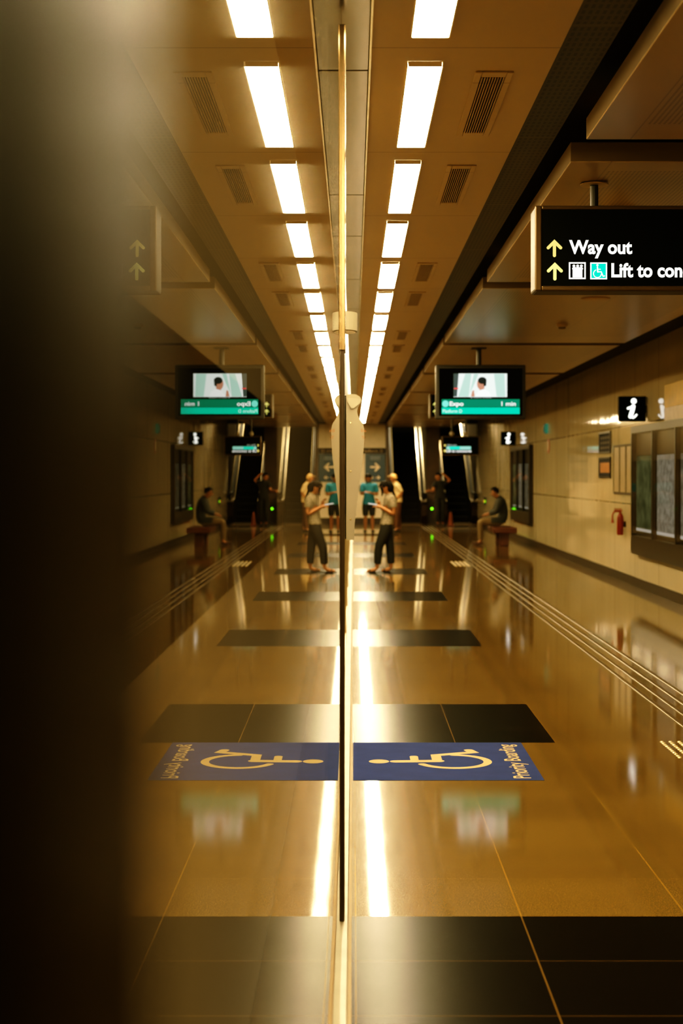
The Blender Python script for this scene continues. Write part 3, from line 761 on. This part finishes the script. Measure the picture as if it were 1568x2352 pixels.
# tactile guide bars
M_tact = P('tactile_steel', (0.13, 0.085, 0.035), 0.35, 0.5)
for i, xx in enumerate((2.10, 2.20, 2.30, 2.40)):
    m = MB(); m.box((xx-0.017, 4.2, 0.0003), (xx+0.017, 47.0, 0.006), 0.003, 1)
    o = m.build('tactile_guide_bar', M_tact)
    tag(o, f'raised metal guide bar on the floor, {ORD[i]} of four counted from the doors', 'guide bar', 'guide bars running along the platform')
def tact_patch(label, y0, y1, x0, x1, bars=False):
    t = thing('tactile_paving', label, 'tactile paving', (x0, y0, 0))
    M_ = P('tactile_stud_steel', (0.80, 0.66, 0.42), 0.3, 0.5)
    first = None; x = 0.0
    while x < x1-x0:
        if bars:
            MB().box((x-0.022, 0, 0.0003), (x+0.022, y1-y0, 0.007), 0.003, 1).build('bar', M_, t); x += 0.075
        else:
            y = 0.0
            while y < y1-y0:
                if first is None:
                    first = MB().lathe([(0.012, 0.0003), (0.010, 0.004), (0.004, 0.0055)], (0, 0, 0), 'z', 8).build('stud', M_, t)
                else:
                    o = first.copy(); C.objects.link(o); o.parent = t; o.location = (x, y, 0)
                y += 0.05
            x += 0.052
    return t
tact_patch('patch of small metal tactile studs at the right edge near the blue marking', 8.62, 9.13, 1.845, 2.07)
tact_patch('far patch of bright tactile bars beside the guide line', 26.6, 28.0, 1.80, 2.07, True)

# ------------------------------------------------------------------ far wayfinding board
S5 = 49.99/F
t = thing('platform_header_sign', 'dark strip sign with platform name on the far cream wall', 'wall sign', (0.0, 49.965, 2.29))
MB().box((0.0, 0, 0), (1.055, 0.035, 0.18)).build('panel', M_navy, t)
MB().text('Platform D', facing_cam(0.28, -0.002, 0.045), 0.09, 0.7, 0.01).build('lettering', P('tan_print', (0.60, 0.44, 0.22), 0.5), t)
t = thing('direction_board', 'blue wayfinding board with white arrow on the far cream wall', 'wayfinding board', (0.385, 49.9645, 1.36))
MB().box((0, 0, 0), (0.67, 0.035, 0.92)).build('panel', P('blue_board', (0.012, 0.045, 0.085), 0.4), t)
MB().box((0.16, -0.004, 0.70), (0.50, -0.0005, 0.86), 0.03, 3).build('name_plate', P('board_plate', (0.16, 0.20, 0.24), 0.5), t)
M_bw = P('board_white', (0.85, 0.70, 0.48), 0.5)
m = MB(); arrow(m, facing_cam(0.33, -0.002, 0.35), 0.30, 'right'); m.build('arrow', M_bw, t)
m = MB(); arrow(m, facing_cam(0.20, -0.002, 0.08), 0.14, 'right'); arrow(m, facing_cam(0.42, -0.002, 0.08), 0.14, 'right'); m.build('small_arrow', M_bw, t)

# ------------------------------------------------------------------ escalators
def escalator(label, x0, x1, yb):
    t = thing('escalator', label, 'escalator', (x0, yb, 0))
    W = x1-x0; dk = 0.20; SL = math.tan(math.radians(30)); top = 9.0
    MB().prism([(-2.2, 0.0005), (0.0, 0.0005), (0.0, 0.02), (-2.2, 0.012)], W-2*dk, base=(dk, 0, 0), ux=(0,1,0), uy=(0,0,1), un=(1,0,0)).build('landing_plate', M_steel2, t)
    st = MB(); y, z = 0.0, 0.0
    while y < top:
        st.box((dk, y, z+0.0005), (W-dk, y+0.36, z+0.21)); y += 0.364; z += 0.364*SL
    st.build('steps', P('step_dark', (0.006, 0.004, 0.003), 0.7, spec=0.15), t)
    for s in (0, 1):
        a = 0 if s == 0 else W-dk
        pr = [(-0.62, 0.0), (-0.74, 0.25), (-0.76, 0.45), (-0.70, 0.62), (-0.58, 0.71), (0.2, 0.80), (top, 0.80+top*SL), (top, -0.1+top*SL), (0.3, 0.0)]
        bl = MB().prism(pr, dk-0.004, base=(a+0.002, 0, 0), ux=(0,1,0), uy=(0,0,1), un=(1,0,0)).build('balustrade', P('balustrade_dark', (0.035, 0.020, 0.009), 0.3, 0.5), t)
        xm = a+dk/2
        m = MB(); hp = [(-0.9, 0.80), (-1.0, 0.88), (-0.9, 0.97), (0.2, 1.0), (top, 1.0+top*SL)]
        for p, q in zip(hp, hp[1:]): m.bar((xm, p[0], p[1]), (xm, q[0], q[1]), 0.045)
        m.build('handrail', M_black, bl)
        m = MB(); gp = [(-0.85, 0.705), (0.2, 0.79), (top, 0.79+top*SL), (top, 0.97+top*SL), (0.2, 0.975), (-0.85, 0.945)]
        tr = [(-0.6, 0.735), (0.2, 0.81), (top, 0.81+top*SL), (top, 0.835+top*SL), (0.2, 0.835), (-0.6, 0.755)]
        for xx in (a+0.004, a+dk-0.034): MB().prism(tr, 0.03, base=(xx, 0, 0), ux=(0,1,0), uy=(0,0,1), un=(1,0,0)).build('deck_trim', M_bright_steel, bl)
        m.prism(gp, 0.03, base=(xm-0.015, 0, 0.0), ux=(0,1,0), uy=(0,0,1), un=(1,0,0)); m.build('side_panel', M_steel2, bl)
    return t
escalator('dark escalator rising between steel balustrades, closer to the cream wall', 1.17, 2.41, 50.4)
escalator('dark escalator rising between steel balustrades, closer to the right wall', 2.87, 4.05, 50.4)
t = thing('indicator_lamp', 'small green lamp low between the two escalators', 'indicator lamp', (2.60, 50.392, 0.42))
MB().box((-0.05, -0.03, -0.05), (0.05, 0.008, 0.12), 0.006, 1).build('casing', M_black, t)
MB().lathe([(0.036, 0), (0.036, -0.008)], (0, -0.031, 0.05), 'y', 16).build('lens', E('led_green_bright', (0.18, 1.0, 0.02), 4), t)

# ------------------------------------------------------------------ bench
t = thing('bench', 'low red brown bench against the wall under the seated man', 'bench', (3.38, 34.6, 0))
M_bench = P('bench_red_brown', (0.085, 0.022, 0.007), 0.4)
MB().box((-0.26, -0.75, 0.29), (0.26, 0.75, 0.415), 0.02, 2).build('seat', M_bench, t)
for q in (-0.45, 0.45):
    MB().box((-0.10, q-0.06, 0.0), (0.10, q+0.06, 0.289), 0.01, 1).build('leg', M_bench, t)

# ------------------------------------------------------------------ people
def skin_mesh(V, Ed, R, sub=2, root=0):
    me = bpy.data.meshes.new('sk'); me.from_pydata([tuple(v) for v in V], Ed, []); me.update()
    o = bpy.data.objects.new('sk', me); C.objects.link(o)
    md = o.modifiers.new('skin', 'SKIN'); md.use_smooth_shade = True; md.branch_smoothing = 0.4
    for i, r in enumerate(R):
        me.skin_vertices[0].data[i].radius = (r, r)
        me.skin_vertices[0].data[i].use_root = (i == root)
    if sub:
        sd = o.modifiers.new('sub', 'SUBSURF'); sd.levels = sub; sd.render_levels = sub
    dg = bpy.context.evaluated_depsgraph_get()
    out = bpy.data.meshes.new_from_object(o.evaluated_get(dg))
    C.objects.unlink(o); bpy.data.objects.remove(o); bpy.data.meshes.remove(me)
    return out
def chain(graph, sub=2):
    """graph: dict name -> (pos, radius, parent)"""
    names = list(graph); idx = {n: i for i, n in enumerate(names)}
    V = [graph[n][0] for n in names]; R = [graph[n][1] for n in names]
    Ed = [(idx[graph[n][2]], idx[n]) for n in names if graph[n][2] is not None]
    return skin_mesh(V, Ed, R, sub)
def lerp(a, b, f): return Vector(a)*(1-f)+Vector(b)*f
def person(name, label, J, loc, mats, face, sleeve=0.55, legs=0.92, hem=None, hand_dirs=None, hair='short', cap=None, s=1.0, shoe_mat=None, skirt=False):
    """J: joint positions relative to loc. face: unit horizontal vector the face looks along"""
    t = thing('person', label, 'person', loc)
    J = {k: Vector(v) for k, v in J.items()}
    f = Vector(face).normalized(); up = Vector((0, 0, 1)); side = up.cross(f).normalized()
    fdown = J['gaze'].normalized() if 'gaze' in J else f
    hd = J['head']; r = 0.092*s
    G = {}
    G['pelvis'] = (J['pelvis'], 0.118*s, None)
    G['waist'] = (J['waist'], 0.105*s, 'pelvis')
    G['chest'] = (J['chest'], 0.118*s, 'waist')
    G['neckb'] = (lerp(J['chest'], J['neck'], 0.75), 0.075*s, 'chest')
    G['neck'] = (J['neck'], 0.048*s, 'neckb')
    hup = (up*1.0 + (-(fdown-f))*0.0).normalized()
    hup = (side.cross(fdown)*-1).normalized() if abs(fdown.z) > 0.05 else up
    if hup.z < 0: hup = -hup
    G['jaw'] = (hd - hup*0.055*s + fdown*0.022*s, 0.066*s, 'neck')
    G['head'] = (hd + hup*0.01*s, 0.094*s, 'jaw')
    G['crown'] = (hd + hup*0.085*s - fdown*0.012*s, 0.070*s, 'head')
    for k in ('L', 'R'):
        sh, el, wr = J['sh'+k], J['el'+k], J['wr'+k]
        G['sh'+k] = (sh, 0.062*s, 'chest'); G['ua'+k] = (lerp(sh, el, 0.5), 0.048*s, 'sh'+k)
        G['el'+k] = (el, 0.040*s, 'ua'+k); G['fa'+k] = (lerp(el, wr, 0.4), 0.038*s, 'el'+k); G['wr'+k] = (wr, 0.026*s, 'fa'+k)
        d = Vector(hand_dirs[k]).normalized() if hand_dirs else (wr-el).normalized()
        G['pa'+k] = (wr+d*0.055*s, 0.034*s, 'wr'+k); G['kn_'+k] = (wr+d*0.085*s, 0.032*s, 'pa'+k)
        hp, kn, an, toe = J['hip'+k], J['kn'+k], J['an'+k], J['toe'+k]
        G['hip'+k] = (hp, 0.088*s, 'pelvis'); G['th'+k] = (lerp(hp, kn, 0.5), 0.072*s, 'hip'+k); G['kn'+k] = (kn, 0.054*s, 'th'+k)
        G['ca'+k] = (lerp(kn, an, 0.35), 0.052*s, 'kn'+k); G['an'+k] = (an, 0.034*s, 'ca'+k)
        G['ft'+k] = (lerp(an, toe, 0.6)+Vector((0,0,-0.012)), 0.034*s, 'an'+k); G['toe'+k] = (toe, 0.024*s, 'ft'+k)
    base_me = chain(G, 3); mb_ = MB(); mb_.mesh(base_me.copy())
    # nose, ears
    mb_.ball(hd + fdown*0.100*s - hup*0.012*s, 0.016*s, (1, 1, 1.3), 10, 8)
    for sg in (1, -1): mb_.ball(hd + side*sg*0.092*s - hup*0.01*s, 0.026*s, (0.6, 0.6, 1.2), 10, 8)
    # fingers
    for k in ('L', 'R'):
        wr = J['wr'+k]; d = Vector(hand_dirs[k]).normalized() if hand_dirs else (wr-J['el'+k]).normalized()
        a = d.cross(up); a = side if a.length < 0.1 else a.normalized()
        nrm = a.cross(d).normalized()
        if nrm.z > 0: nrm = -nrm
        for q, (off, ln) in enumerate(((-0.027, 0.062), (-0.009, 0.072), (0.009, 0.068), (0.027, 0.052))):
            b0 = wr + d*0.085*s + a*off*s
            g = {'a': (b0, 0.0095*s, None), 'b': (b0+d*ln*0.5*s+nrm*0.006*s, 0.009*s, 'a'), 'c': (b0+d*ln*0.85*s+nrm*0.028*s, 0.0075*s, 'b')}
            mb_.mesh(chain(g, 1))
        sg = -1 if k == 'L' else 1
        b0 = wr + d*0.035*s + a*0.026*sg*s
        mb_.mesh(chain({'a': (b0, 0.012*s, None), 'b': (b0+d*0.028*s+a*0.026*sg*s, 0.011*s, 'a'), 'c': (b0+d*0.058*s+a*0.032*sg*s+nrm*0.01*s, 0.009*s, 'b')}, 1))
    body = mb_.build('body', mats['skin'], t, True)
    # face details
    m = MB()
    for sg in (1, -1): m.ball(hd + fdown*0.089*s + side*sg*0.034*s + hup*0.012*s, 0.011*s, (1, 1, 0.7), 8, 6)
    m.build('eyes', M_black, t)
    MB().ball(hd + fdown*0.084*s - hup*0.052*s, 0.020*s, (1.0, 1.0, 0.35), 10, 6).build('mouth', P('lips', (0.16, 0.05, 0.03), 0.5), t)
    # clothing follows the body surface
    bones = [(n, Vector(G[G[n][2]][0]), Vector(G[n][0]), G[G[n][2]][1], G[n][1]) for n in G if G[n][2] is not None]
    def where(p):
        best = None
        for n, A, B, ra, rb in bones:
            d = B-A; tt = max(0.0, min(1.0, (p-A).dot(d)/max(1e-9, d.length_squared)))
            q = (p-(A+d*tt)).length - (ra+(rb-ra)*tt)
            if best is None or q < best[0]: best = (q, n, tt)
        return best[1], best[2]
    W_ = [where(v.co) for v in base_me.vertices]
    hemz = (J['pelvis'].z-0.05*s) if hem is None else hem
    def in_top(n, tt, p):
        if n in ('waist', 'chest'): return p.z > hemz
        if n == 'neckb': return True
        if n == 'neck': return tt < 0.15
        if n[:3] == 'hip' or n[:2] == 'th': return p.z > hemz
        if n[:2] == 'sh': return True
        if n[:2] == 'ua': return tt*0.5 < sleeve
        if n[:2] == 'el': return 0.5+tt*0.5 < sleeve
        if n[:2] == 'fa': return 1+tt*0.4 < sleeve
        if n[:2] == 'wr': return 1.4+tt*0.6 < sleeve
        return False
    def in_bottom(n, tt, p):
        if n == 'waist': return tt < 0.7
        if n[:3] == 'hip': return True
        if n[:2] == 'th': return tt*0.25 < legs
        if n[:2] == 'kn' and n[:3] != 'kn_': return 0.25+tt*0.25 < legs
        if n[:2] == 'ca': return 0.5+tt*0.175 < legs
        if n[:2] == 'an': return 0.675+tt*0.325 < legs
        return False
    def garment(name, test, off, mat, flare):
        g = bmesh.new(); g.from_mesh(base_me); g.verts.ensure_lookup_table(); g.normal_update()
        kill = [f for f in g.faces if not all(test(*W_[v.index], v.co) for v in f.verts)]
        ext = [v.normal.copy() for v in g.verts]
        for i_, v in enumerate(g.verts):
            n, tt = W_[i_]
            v.co += ext[i_]*(off + flare(n, tt, v.co))
        bmesh.ops.delete(g, geom=kill, context='FACES')
        for _ in range(2): bmesh.ops.smooth_vert(g, verts=[v for v in g.verts if v.is_boundary], factor=0.5, use_axis_x=True, use_axis_y=True, use_axis_z=True)
        m = MB(); m.merge(g); return m.build(name, mat, t, True)
    garment('trousers' if legs > 0.5 else 'shorts', in_bottom, 0.010*s, mats['bottom'], lambda n, tt, p: 0.014*s if n[:2] in ('kn', 'ca', 'an', 'th') else 0.0)
    garment('shirt', in_top, 0.020*s, mats['top'], lambda n, tt, p: 0.014*s*max(0.0, min(1.0, (J['chest'].z-p.z)/0.3)) if n in ('waist', 'chest') or n[:3] == 'hip' or n[:2] == 'th' else 0.004*s)
    # hair: a cap over the skull, open at the face
    m = MB()
    g = bmesh.new(); bmesh.ops.create_uvsphere(g, u_segments=32, v_segments=24, radius=0.106*s)
    kill = []
    for f_ in g.faces:
        c = f_.calc_center_median()
        a_, b_ = c.dot(fdown)/s, c.dot(hup)/s
        if a_ > 0.03 and b_ < 0.052: kill.append(f_)
        elif b_ < -0.055 or (a_ > -0.02 and b_ < -0.005): kill.append(f_)
    bmesh.ops.delete(g, geom=kill, context='FACES')
    m.merge(g, Matrix.Translation(hd + hup*0.022*s - fdown*0.006*s))
    if hair == 'long':
        m.ball(hd - fdown*0.055*s - hup*0.045*s, 0.085*s, (0.95, 0.95, 1.15))
        m.mesh(chain({'a': (hd - fdown*0.07*s + hup*0.02*s, 0.06*s, None), 'b': (hd - fdown*0.11*s - up*0.05*s, 0.05*s, 'a'), 'c': (hd - fdown*0.15*s - up*0.15*s, 0.035*s, 'b'), 'd': (hd - f*0.20*s - up*0.24*s, 0.02*s, 'c')}, 2))
        for sg in (1, -1):
            m.mesh(chain({'a': (hd + hup*0.07*s + fdown*0.05*s + side*0.05*sg*s, 0.03*s, None), 'b': (hd + fdown*0.075*s + side*0.085*sg*s - hup*0.01*s, 0.018*s, 'a'), 'c': (hd + fdown*0.085*s + side*0.08*sg*s - up*0.09*s, 0.009*s, 'b')}, 1))
    if cap:
        m.ball(hd + fdown*0.10*s + hup*0.055*s, 0.07*s, (1, 1, 0.15))
    m.build('cap' if cap else 'hair', cap or mats['hair'], t, True)
    # shoes
    for k in ('L', 'R'):
        an, toe = J['an'+k], J['toe'+k]
        d = Vector((toe.x-an.x, toe.y-an.y, 0)).normalized()
        heel = Vector((an.x, an.y, 0)) - d*0.055*s; tip = Vector((toe.x, toe.y, 0)) + d*0.035*s
        L_ = (tip-heel).length
        g = bmesh.new(); bmesh.ops.create_cube(g, size=1.0)
        bmesh.ops.bevel(g, geom=g.edges[:], offset=0.28, segments=3, affect='EDGES')
        hh = 0.030 if mats.get('sandal') else 0.085
        Mx = Matrix.Translation((heel+tip)/2 + Vector((0, 0, hh/2+0.001))) @ Matrix.Rotation(math.atan2(d.y, d.x), 4, 'Z') @ Matrix.Diagonal((L_, 0.095*s, hh, 1))
        m = MB(); m.merge(g, Mx)
        if mats.get('sandal'):
            c = lerp(heel, tip, 0.66); pv = Vector((-d.y, d.x, 0))
            pts = [c+pv*0.045*math.cos(a)+Vector((0, 0, 0.02+0.05*math.sin(a))) for a in [PI*i/8 for i in range(9)]]
            for p, q in zip(pts, pts[1:]): m.bar(p, q, 0.011, n=8)
        m.build('sandal' if mats.get('sandal') else 'shoe', mats['shoe'], t, True)
    return t
SK = P('skin_tone', (0.36, 0.15, 0.055), 0.5, var=0.08)
SK2 = P('skin_tone_tan', (0.26, 0.11, 0.045), 0.5, var=0.08)
HAIR = P('black_hair', (0.005, 0.0035, 0.003), 0.75, spec=0.1)
DARK = P('black_cloth', (0.008, 0.007, 0.006), 0.8)

# woman walking with a phone
px2x = lambda px, Z: (px-811)/F*Z
def pz(py, Z): return HC+(1090-py)/F*Z
PW = P('grey_patterned_cloth', (0.20, 0.165, 0.11), 0.8, var=0.45, scale=45)
J = dict(pelvis=(0.545, 0, 0.83), waist=(0.57, 0, 0.95), chest=(0.61, 0, 1.13), neck=(0.575, 0, 1.29), head=(0.525, 0, 1.385), gaze=(-0.75, 0, -0.66),
         shL=(0.625, 0.14, 1.205), shR=(0.635, -0.14, 1.205), elL=(0.55, 0.17, 0.96), elR=(0.655, -0.18, 0.955),
         wrL=(0.43, 0.06, 1.10), wrR=(0.45, -0.09, 1.075), hipL=(0.535, 0.08, 0.78), hipR=(0.55, -0.08, 0.78),
         knL=(0.60, 0.08, 0.43), knR=(0.415, -0.08, 0.43), anL=(0.62, 0.08, 0.075), anR=(0.385, -0.08, 0.075), toeL=(0.46, 0.09, 0.035), toeR=(0.215, -0.09, 0.035))
person('person', 'woman in grey short sleeved top and black trousers walking and looking at a phone', J, (0, 24.8, 0),
       dict(skin=SK, top=PW, bottom=DARK, hair=HAIR, shoe=P('sandal_dark', (0.02, 0.014, 0.009), 0.6), sandal=True), (-1, 0, 0), sleeve=0.6, legs=0.90,
       hem=0.775, hand_dirs=dict(L=(-0.35, -0.2, 0.9), R=(-0.9, 0.2, 0.15)), hair='long', s=0.93)
def phone(label, loc, rot, sz, face_up=True):
    t = thing('phone', label, 'phone', loc); t.rotation_euler = rot
    MB().box((-sz, -sz*0.5, -0.004), (sz, sz*0.5, 0.004), 0.003, 2).build('body', M_black, t)
    MB().box((-sz*0.94, -sz*0.46, 0.0041), (sz*0.94, sz*0.46, 0.0052)).build('display', E('phone_glow', (0.9, 0.85, 0.75), 0.75), t)
    return t
phone('phone with pale lit screen held by the woman in grey', (0.315, 24.78, 1.115), (0.25, 0.15, 0), 0.075)

# man in teal shirt facing the camera
TEAL = P('teal_cloth', (0.006, 0.12, 0.17), 0.8)
J = dict(pelvis=(0.43, 0, 0.86), waist=(0.43, 0, 1.0), chest=(0.43, 0, 1.22), neck=(0.42, -0.02, 1.40), head=(0.41, -0.05, 1.50), gaze=(-0.15, -0.85, -0.5),
         shL=(0.61, 0, 1.32), shR=(0.255, 0, 1.32), elL=(0.66, -0.02, 1.05), elR=(0.22, -0.03, 1.06), wrL=(0.48, -0.24, 1.10), wrR=(0.32, -0.22, 1.12),
         hipL=(0.52, 0, 0.80), hipR=(0.34, 0, 0.80), knL=(0.52, -0.02, 0.44), knR=(0.335, -0.02, 0.44), anL=(0.53, 0, 0.08), anR=(0.33, 0, 0.08), toeL=(0.55, -0.15, 0.035), toeR=(0.31, -0.15, 0.035))
person('person', 'man in teal shirt and dark shorts standing by the blue board', J, (0, 41.8, 0),
       dict(skin=SK2, top=TEAL, bottom=DARK, hair=HAIR, shoe=M_black), (0, -1, 0), sleeve=0.75, legs=0.46, hem=0.775, hand_dirs=dict(L=(-0.8, -0.5, 0.2), R=(0.6, -0.7, 0.1)))
phone('small phone in the hands of the man in teal', (0.375, 41.515, 1.115), (0.5, 0, 0.1), 0.07)

# person in white top and light cap
CREAM = P('cream_cloth', (0.62, 0.46, 0.24), 0.8); BROWN = P('brown_cloth', (0.10, 0.04, 0.015), 0.8)
J = dict(pelvis=(1.26, 0, 0.87), waist=(1.27, 0, 1.0), chest=(1.24, 0, 1.20), neck=(1.17, 0, 1.40), head=(1.13, 0, 1.50),
         shL=(1.24, 0.15, 1.31), shR=(1.25, -0.15, 1.31), elL=(1.36, 0.17, 1.08), elR=(1.37, -0.17, 1.08), wrL=(1.20, 0.14, 0.93), wrR=(1.20, -0.14, 0.93),
         hipL=(1.26, 0.08, 0.81), hipR=(1.26, -0.08, 0.81), knL=(1.27, 0.08, 0.44), knR=(1.22, -0.08, 0.44), anL=(1.31, 0.08, 0.08), anR=(1.22, -0.08, 0.08), toeL=(1.16, 0.08, 0.035), toeR=(1.07, -0.08, 0.035))
person('person', 'person in cream top, pale cap and brown trousers behind the walking woman', J, (-0.02, 42.3, 0),
       dict(skin=SK, top=CREAM, bottom=BROWN, hair=HAIR, shoe=M_black), (-1, 0, 0), sleeve=0.85, cap=P('pale_cap', (0.72, 0.48, 0.20), 0.7))

# person in black, arm raised
J = dict(pelvis=(2.68, 0, 0.88), waist=(2.68, 0, 1.02), chest=(2.67, 0, 1.24), neck=(2.64, 0, 1.43), head=(2.62, -0.02, 1.54), gaze=(-0.8, -0.5, -0.3),
         shL=(2.84, 0.06, 1.36), shR=(2.52, -0.06, 1.33), elL=(2.98, -0.02, 1.42), elR=(2.45, -0.10, 1.10), wrL=(2.80, -0.04, 1.60), wrR=(2.33, -0.30, 1.10),
         hipL=(2.77, 0, 0.82), hipR=(2.59, 0, 0.82), knL=(2.76, 0.0, 0.45), knR=(2.60, -0.06, 0.45), anL=(2.76, 0.06, 0.08), anR=(2.60, 0.0, 0.08), toeL=(2.74, -0.09, 0.035), toeR=(2.56, -0.14, 0.035))
person('person', 'person in black clothes with one arm raised before the escalators', J, (0, 47.0, 0),
       dict(skin=SK, top=DARK, bottom=DARK, hair=HAIR, shoe=M_black), (-0.6, -0.8, 0), sleeve=0.6, hand_dirs=dict(L=(-0.9, 0, 0.3), R=(-0.8, -0.5, 0)))
t = thing('caution_cone', 'slim red brown cone standing beside the person in black', 'cone', (3.02, 47.3, 0))
MB().lathe([(0.085, 0.031), (0.045, 0.38), (0.03, 0.44)], (0, 0, 0), 'z', 18).build('cone', P('cone_red', (0.22, 0.05, 0.015), 0.5), t, True)
MB().box((-0.11, -0.11, 0.001), (0.11, 0.11, 0.03), 0.008, 1).build('base', P('cone_base', (0.10, 0.03, 0.012), 0.6), t)

# seated man
GREY = P('slate_cloth', (0.020, 0.023, 0.023), 0.8); KHAKI = P('khaki_cloth', (0.13, 0.088, 0.04), 0.8)
J = dict(pelvis=(3.38, 0, 0.545), waist=(3.41, 0, 0.67), chest=(3.38, 0, 0.90), neck=(3.28, 0, 1.10), head=(3.215, 0, 1.195), gaze=(-0.9, 0, -0.3),
         shL=(3.33, 0.17, 1.02), shR=(3.33, -0.17, 1.02), elL=(3.23, 0.21, 0.76), elR=(3.22, -0.21, 0.76), wrL=(3.04, 0.08, 0.70), wrR=(3.04, -0.08, 0.70),
         hipL=(3.33, 0.09, 0.525), hipR=(3.33, -0.09, 0.525), knL=(2.90, 0.12, 0.53), knR=(2.88, -0.12, 0.53), anL=(2.90, 0.12, 0.085), anR=(2.88, -0.12, 0.085), toeL=(2.74, 0.12, 0.035), toeR=(2.72, -0.12, 0.035))
person('person', 'man in dark grey shirt and khaki trousers sitting on the bench', J, (0, 34.6, 0),
       dict(skin=SK2, top=GREY, bottom=KHAKI, hair=HAIR, shoe=P('brown_shoe', (0.06, 0.025, 0.01), 0.5)), (-1, 0, 0), sleeve=1.7, legs=0.95, hem=0.50)

# unseen lamps added above the opening to light the escalator rails
for xx, yy in ((2.3, 55.5), (3.9, 56.5), (2.9, 56.0)):
    ld = bpy.data.lights.new('rail_fill_light', 'AREA'); ld.size = 0.35; ld.energy = 160; ld.color = (1.0, 0.80, 0.50)
    lo = bpy.data.objects.new('rail_fill_light', ld); C.objects.link(lo); lo.location = (xx, yy, 5.95)

# ------------------------------------------------------------------ light and colour
w = bpy.data.worlds.new('world'); scn.world = w; w.use_nodes = True
bg = w.node_tree.nodes['Background']; bg.inputs[0].default_value = (1.0, 0.70, 0.36, 1); bg.inputs[1].default_value = 0.35
scn.view_settings.view_transform = 'Standard'
scn.view_settings.look = 'None'
scn.view_settings.exposure = 0.0
scn.view_settings.use_curve_mapping = True
cm = scn.view_settings.curve_mapping
def curve(c, pts):
    while len(c.points) > 2: c.points.remove(c.points[1])
    c.points[0].location = pts[0]; c.points[-1].location = pts[-1]
    for p in pts[1:-1]: c.points.new(*p)
curve(cm.curves[3], [(0, 0), (0.02, 0.010), (0.06, 0.045), (0.14, 0.140), (0.26, 0.29), (0.5, 0.59), (1, 1)])
curve(cm.curves[2], [(0, 0), (0.015, 0.009), (0.06, 0.050), (0.2, 0.20), (1, 1)])
cm.update()
cy = scn.cycles
cy.max_bounces = 8; cy.diffuse_bounces = 4; cy.glossy_bounces = 5; cy.transmission_bounces = 4; cy.transparent_max_bounces = 12
cy.use_denoising = True
try: cy.denoiser = 'OPENIMAGEDENOISE'
except Exception: pass
cy.sample_clamp_indirect = 6.0
cy.caustics_reflective = True
cy.blur_glossy = 0.3
